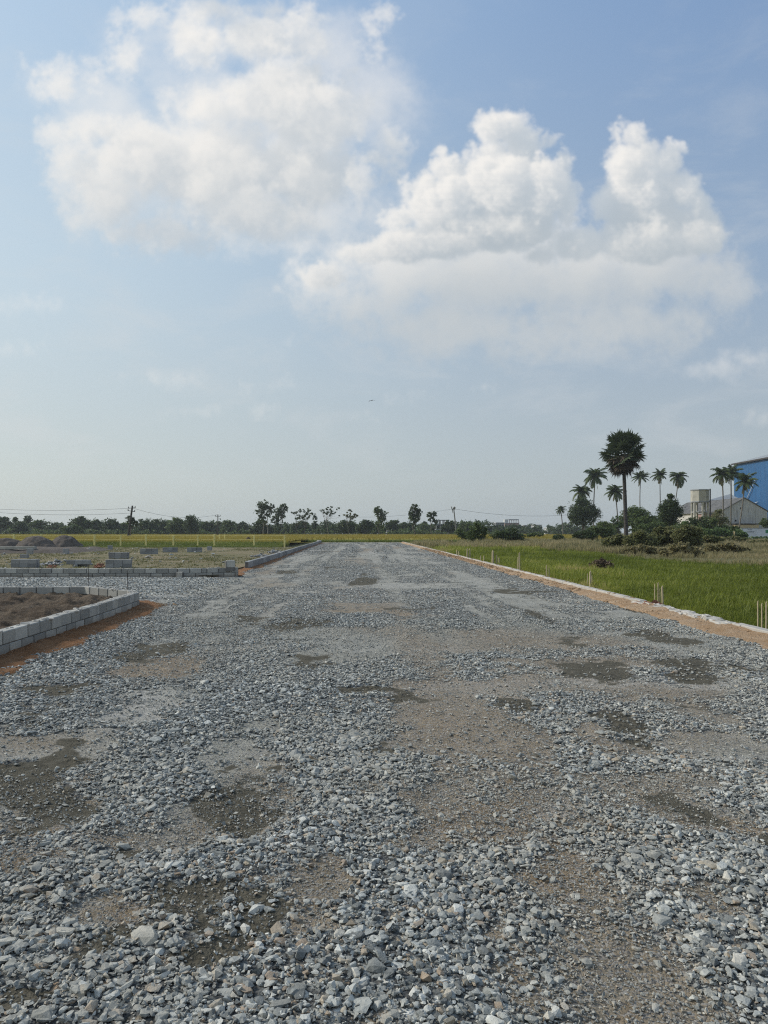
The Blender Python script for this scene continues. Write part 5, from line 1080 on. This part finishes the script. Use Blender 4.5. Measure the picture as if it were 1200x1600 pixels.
    prism(R, R, z0, z1, 'tank_body', MAT['old_concrete']); prism(R*1.05, R*1.05, z1+.004, z1+.22, 'lid', MAT['house_grey']); prism(R*1.04, R*1.04, z0-.25, z0-.004, 'rim', MAT['house_grey'])
    for k in range(6):
        a_ = 2*math.pi*k/6+.45; x, y = cx+math.cos(a_)*R*.86, Y+math.sin(a_)*R*.86; mb = MB(); mb.box(x-.19, x+.19, y-.19, y+.19, -.1, z0-.26, ch=.03); mb.build('column', MAT['old_concrete'], o)
    prism(R*.9, R*.9, z0-2.6, z0-2.35, 'brace_ring', MAT['house_grey'])
    x = cx+R*1.02; mb = MB(); mb.tube([(x, Y-R*.4, -.1), (x, Y-R*.4, zz(764, Y))], [.17, .14], 8); tag(mb.build('steel_pole', MAT['dark_pole'], loc=(x, Y-R*.4, 0)), 'dark upright pole touching the right side of the water tank', 'pole')
    # small pink and white house parts at the foot of the tank
    Y = 176.; a, b = at(1100, Y), at(1119, Y); o = empty('small_house', (a, Y, 0), 'small pinkish house between the water tank and the warehouse', 'house'); z = zz(803, Y)
    mb = MB(); mb.box(a, b, Y, Y+5, -.1, z); mb.build('wall', MAT['house_pink'], o); mb = MB(); mb.box(a-.2, b+.2, Y-.3, Y+5.2, z+.004, z+.2); mb.build('roof', MAT['house_grey'], o)
    for q in (.25, .7): x = a+(b-a)*q; mb = MB(); mb.box(x-.35, x+.35, Y-.04, Y+.05, z-1.8, z-.7); mb.build('window', MAT['dark_opening'], o)
    mb = MB(); mb.box(a+.2, a+1.0, Y-.45, Y-.01, .0, z-1.9); mb.build('porch', MAT['house_white'], o)
    # white compound wall with faint painted lettering
    Y = 118.; a, b = at(1158, Y), at(1260, Y); zt = zz(825.6, Y); o = empty('compound_wall', (a, Y, 0), 'long white compound wall with two lines of faint dark lettering', 'wall')
    mb = MB(); mb.box(a, b, Y, Y+.2, -.2, zt); mb.build('wall_panel', MAT['white_wall'], o); mb = MB(); mb.box(a-.05, b, Y-.05, Y+.25, zt+.003, zt+.10); mb.build('coping', MAT['house_grey'], o)
    rng = random.Random(2)
    for (p0, p1, py, h, nm) in ((1168, 1175.5, 827.8, 1.1, 'lettering'), (1167.5, 1178.5, 831, 1.7, 'lettering')):
        mb = MB(); x = at(p0, Y); e_ = at(p1, Y); hh = h/F*Y; zc = zz(py, Y)
        while x < e_:
            w = hh*rng.uniform(.35, .6); t = hh*.18
            mb.box(x, x+t, Y-.006, Y-.001, zc-hh/2, zc+hh/2)
            if rng.random() < .75: mb.box(x+t+.001, x+w, Y-.006, Y-.001, zc+hh/2-t, zc+hh/2)
            if rng.random() < .75: mb.box(x+t+.001, x+w, Y-.006, Y-.001, zc-hh/2, zc-hh/2+t)
            if rng.random() < .6: mb.box(x+w-t, x+w, Y-.009, Y-.007, zc-hh/2, zc+hh/2)
            x += w+hh*.18
        mb.build(nm, MAT['sign_ink'], o)
    mb = MB(); x = at(1198, Y); mb.box(x-.2, x+.5, Y-.006, Y-.001, zz(833, Y), zz(828, Y)); mb.build('painted_emblem', MAT['green_paint'], o)
    # houses beyond
    def house(nm, px0, px1, pt, Y, mat, label, floors=2, parapet=True, cols=3, top=None):
        a, b, z = at(px0, Y), at(px1, Y), zz(pt, Y); o = empty(nm, (a, Y, 0), label, 'house'); mb = MB(); mb.box(a, b, Y, Y+9, -.1, z); mb.build('wall', MAT[mat], o)
        mb = MB(); mb.box(a-.3, b+.3, Y-.5, Y+9.3, z+.003, z+.28); mb.build('roof', MAT['house_white'], o)
        for f in range(floors):
            zf = z-(f+.55)*z/floors
            for c in range(cols):
                x = a+(b-a)*(c+.5)/cols; mb = MB(); w = (b-a)/cols*.27; mb.box(x-w, x+w, Y-.05, Y+.05, zf-.6, zf+.75); mb.build('window', MAT['dark_opening'], o)
        return o, a, b, z
    house('town_house', 775, 788, 817, 420, 'house_grey', 'white and grey house left of the framed one behind the bushes')
    o, a, b, z = house('town_house', 789, 811, 817.5, 430, 'house_pink', 'tallest pale house with an open framed top storey and pink lower wall', cols=4)
    mb = MB(); mb.box(a-.2, a+1.8, 429.7, 434, z+.3, zz(811.5, 430)); mb.build('stair_tower', MAT['house_white'], o)
    for k in range(5): x = a+2.6+k*1.25; mb = MB(); mb.box(x, x+.3, 430, 430.4, z+.29, zz(812.6, 430)); mb.build('column', MAT['house_pink'], o)
    mb = MB(); mb.box(a+2.2, b-.2, 429.6, 437, zz(812.6, 430)+.003, zz(812, 430)+.25); mb.build('slab', MAT['house_grey'], o)
    house('town_house', 740, 756, 817.5, 425, 'house_white', 'whitish house half hidden behind the loose leafy bush')
    house('town_house', 822, 831, 821, 430, 'house_grey', 'small grey house right of the tallest one', 1, cols=2)
    house('town_house', 836, 846.5, 820.5, 420, 'house_white', 'small white house with dark openings nearer the palms', 2, cols=2)
    house('town_house', 856, 862.5, 825, 400, 'house_white', 'low whitish house beside the smallest coconut palm', 1, cols=1)
    house('town_house', 604, 610, 827, 300, 'house_white', 'tiny white hut in the tree line left of the lone tall tree', 1, cols=1)
    # concrete frame building
    Y = 285.; a, b = at(681, Y), at(701, Y); o = empty('unfinished_building', (a, Y, 0), 'unfinished concrete frame building with bare columns and flat slabs', 'building')
    for k, (py, e) in enumerate(((812.2, .8), (819.5, 0), (827, 0))): z = zz(py, Y); mb = MB(); mb.box(a-e, b+e*.4, Y-.2, Y+5, z-.28, z); mb.build('slab', MAT['house_grey'], o)
    for r in range(2):
        for k in range(4): x = a+.1+(b-a-.5)*k/3; mb = MB(); mb.box(x, x+.34, Y+.1+r*4, Y+.44+r*4, -.1, zz(812.2, Y)-.29); mb.build('column', MAT['old_concrete'], o)
    # thin pale boundary wall beyond the paddy
    Y = 263.; root = empty('boundary_wall', (at(480, Y), Y, 0), 'thin pale boundary wall with small posts beyond the paddy', 'wall')
    mb = MB(); mb.box(at(478, Y), at(560, Y), Y, Y+.2, -.1, 1.05); mb.build('wall_panel', MAT['house_grey'], root); mb = MB(); mb.box(at(561, Y), at(585, Y), Y, Y+.2, -.1, .95); mb.build('painted_panel', MAT['house_pink'], root)
    for k in range(11): x = at(480+k*11, Y); mb = MB(); mb.box(x-.12, x+.12, Y-.25, Y-.01, -.1, 1.35); mb.build('post', MAT['house_white'], root)

def build_birds():
    def bird(c, s, tilt, label):
        # body and two raised, drooping wings, one skin
        V = []; Fc = []
        prof = [(-.5, .0), (-.32, .05), (-.1, .085), (.12, .075), (.26, .04), (.36, .045), (.46, .0)]; n = 6
        for (u, r) in prof:
            for k in range(n): a = 2*math.pi*k/n; V.append((r*math.cos(a), u, r*math.sin(a)*.8))
        for i in range(len(prof)-1):
            for k in range(n): Fc.append((i*n+k, i*n+(k+1) % n, (i+1)*n+(k+1) % n, (i+1)*n+k))
        me = MB(); me.add([tuple(v) for v in V], Fc)
        for sg in (-1, 1):
            st = [(.04, .12, -.16, .0), (.35, .16, -.12, .10), (.62, .10, -.10, .04), (1.0, -.10, -.16, -.22)]; o = []
            for (x, f, b_, z) in st:
                for (yy, dz) in ((f, 0), (b_, 0), ((f+b_)/2, .025)): o.append((sg*x, yy, z+dz))
            fc = []
            for i in range(3):
                q = i*3; w = (i+1)*3; fc += [(q, q+2, w+2, w), (q+2, q+1, w+1, w+2), (q+1, q, w, w+1)]
            me.add(o, fc)
        me.v = [(x*s, y*s, z*s) for x, y, z in me.v]
        ob = link('bird', me.mesh('bird', MAT['bird_dark'], False)); ob.location = c; ob.rotation_euler = (math.radians(tilt), math.radians(-14), math.radians(35)); tag(ob, label, 'bird')
    bird(tuple(P(580.5, 626, 60)), .34, 10, 'dark bird gliding with drooped wings in mid sky')
    bird(tuple(P(590, 703, 110)), .17, 10, 'tiny distant bird, the lower of the two')
# ------------------------------------------------------------------ light, camera, run
t0 = time.time()
build_sky(); print('sky', time.time()-t0)
make_materials(); build_ground(); print('ground', time.time()-t0)
build_walls(); build_yard(); build_stakes(); build_fence(); build_poles(); build_fields(); build_trees(); build_buildings(); build_birds(); print('all', time.time()-t0)
mb = MB(); mb.box(-1100, 1100, -300, 1300, -1.4, 34); m = bpy.data.materials.new('haze'); m.use_nodes = True; nt = m.node_tree; nt.nodes.clear()
pv = nt.nodes.new('ShaderNodeVolumePrincipled'); pv.inputs['Density'].default_value = HAZE; pv.inputs['Color'].default_value = (.80, .86, .92, 1); pv.inputs['Anisotropy'].default_value = .2
ot = nt.nodes.new('ShaderNodeOutputMaterial'); nt.links.new(pv.outputs[0], ot.inputs['Volume']); tag(mb.build('haze', m), 'thin pale haze filling the air over the fields', 'haze', kind='stuff')
sd = bpy.data.lights.new('sun', 'SUN'); sd.energy = 1.5; sd.angle = math.radians(11); sd.color = (1, .95, .87); so = bpy.data.objects.new('sun', sd); C.objects.link(so)
d = Vector((math.sin(SUN_ROT)*math.cos(SUN_EL), math.cos(SUN_ROT)*math.cos(SUN_EL), math.sin(SUN_EL))); so.rotation_euler = d.to_track_quat('Z', 'Y').to_euler(); so.location = d*50
cd = bpy.data.cameras.new('camera'); cam = bpy.data.objects.new('camera', cd); C.objects.link(cam); sce.camera = cam
cd.sensor_fit = 'VERTICAL'; cd.sensor_height = 24; cd.lens = 24*F/1600; cd.shift_x = 38/1600; cd.shift_y = 32/1600; cd.clip_start = .1; cd.clip_end = 8000
cam.location = (0, 0, EYE); cam.rotation_euler = (math.pi/2, 0, 0)
vs = sce.view_settings; vs.view_transform = 'Standard'; vs.look = 'None'; vs.gamma = 1; vs.exposure = EXPO; vs.use_curve_mapping = False
cy = sce.cycles; cy.max_bounces = 6; cy.diffuse_bounces = 3; cy.transparent_max_bounces = 8; cy.use_denoising = DENOISE; cy.volume_bounces = 0; cy.filter_width = 1.15

bad = [(o.name, len(o['label'].split())) for o in bpy.data.objects if 'label' in o and not 4 <= len(o['label'].split()) <= 16]; print('BADLABELS', bad)
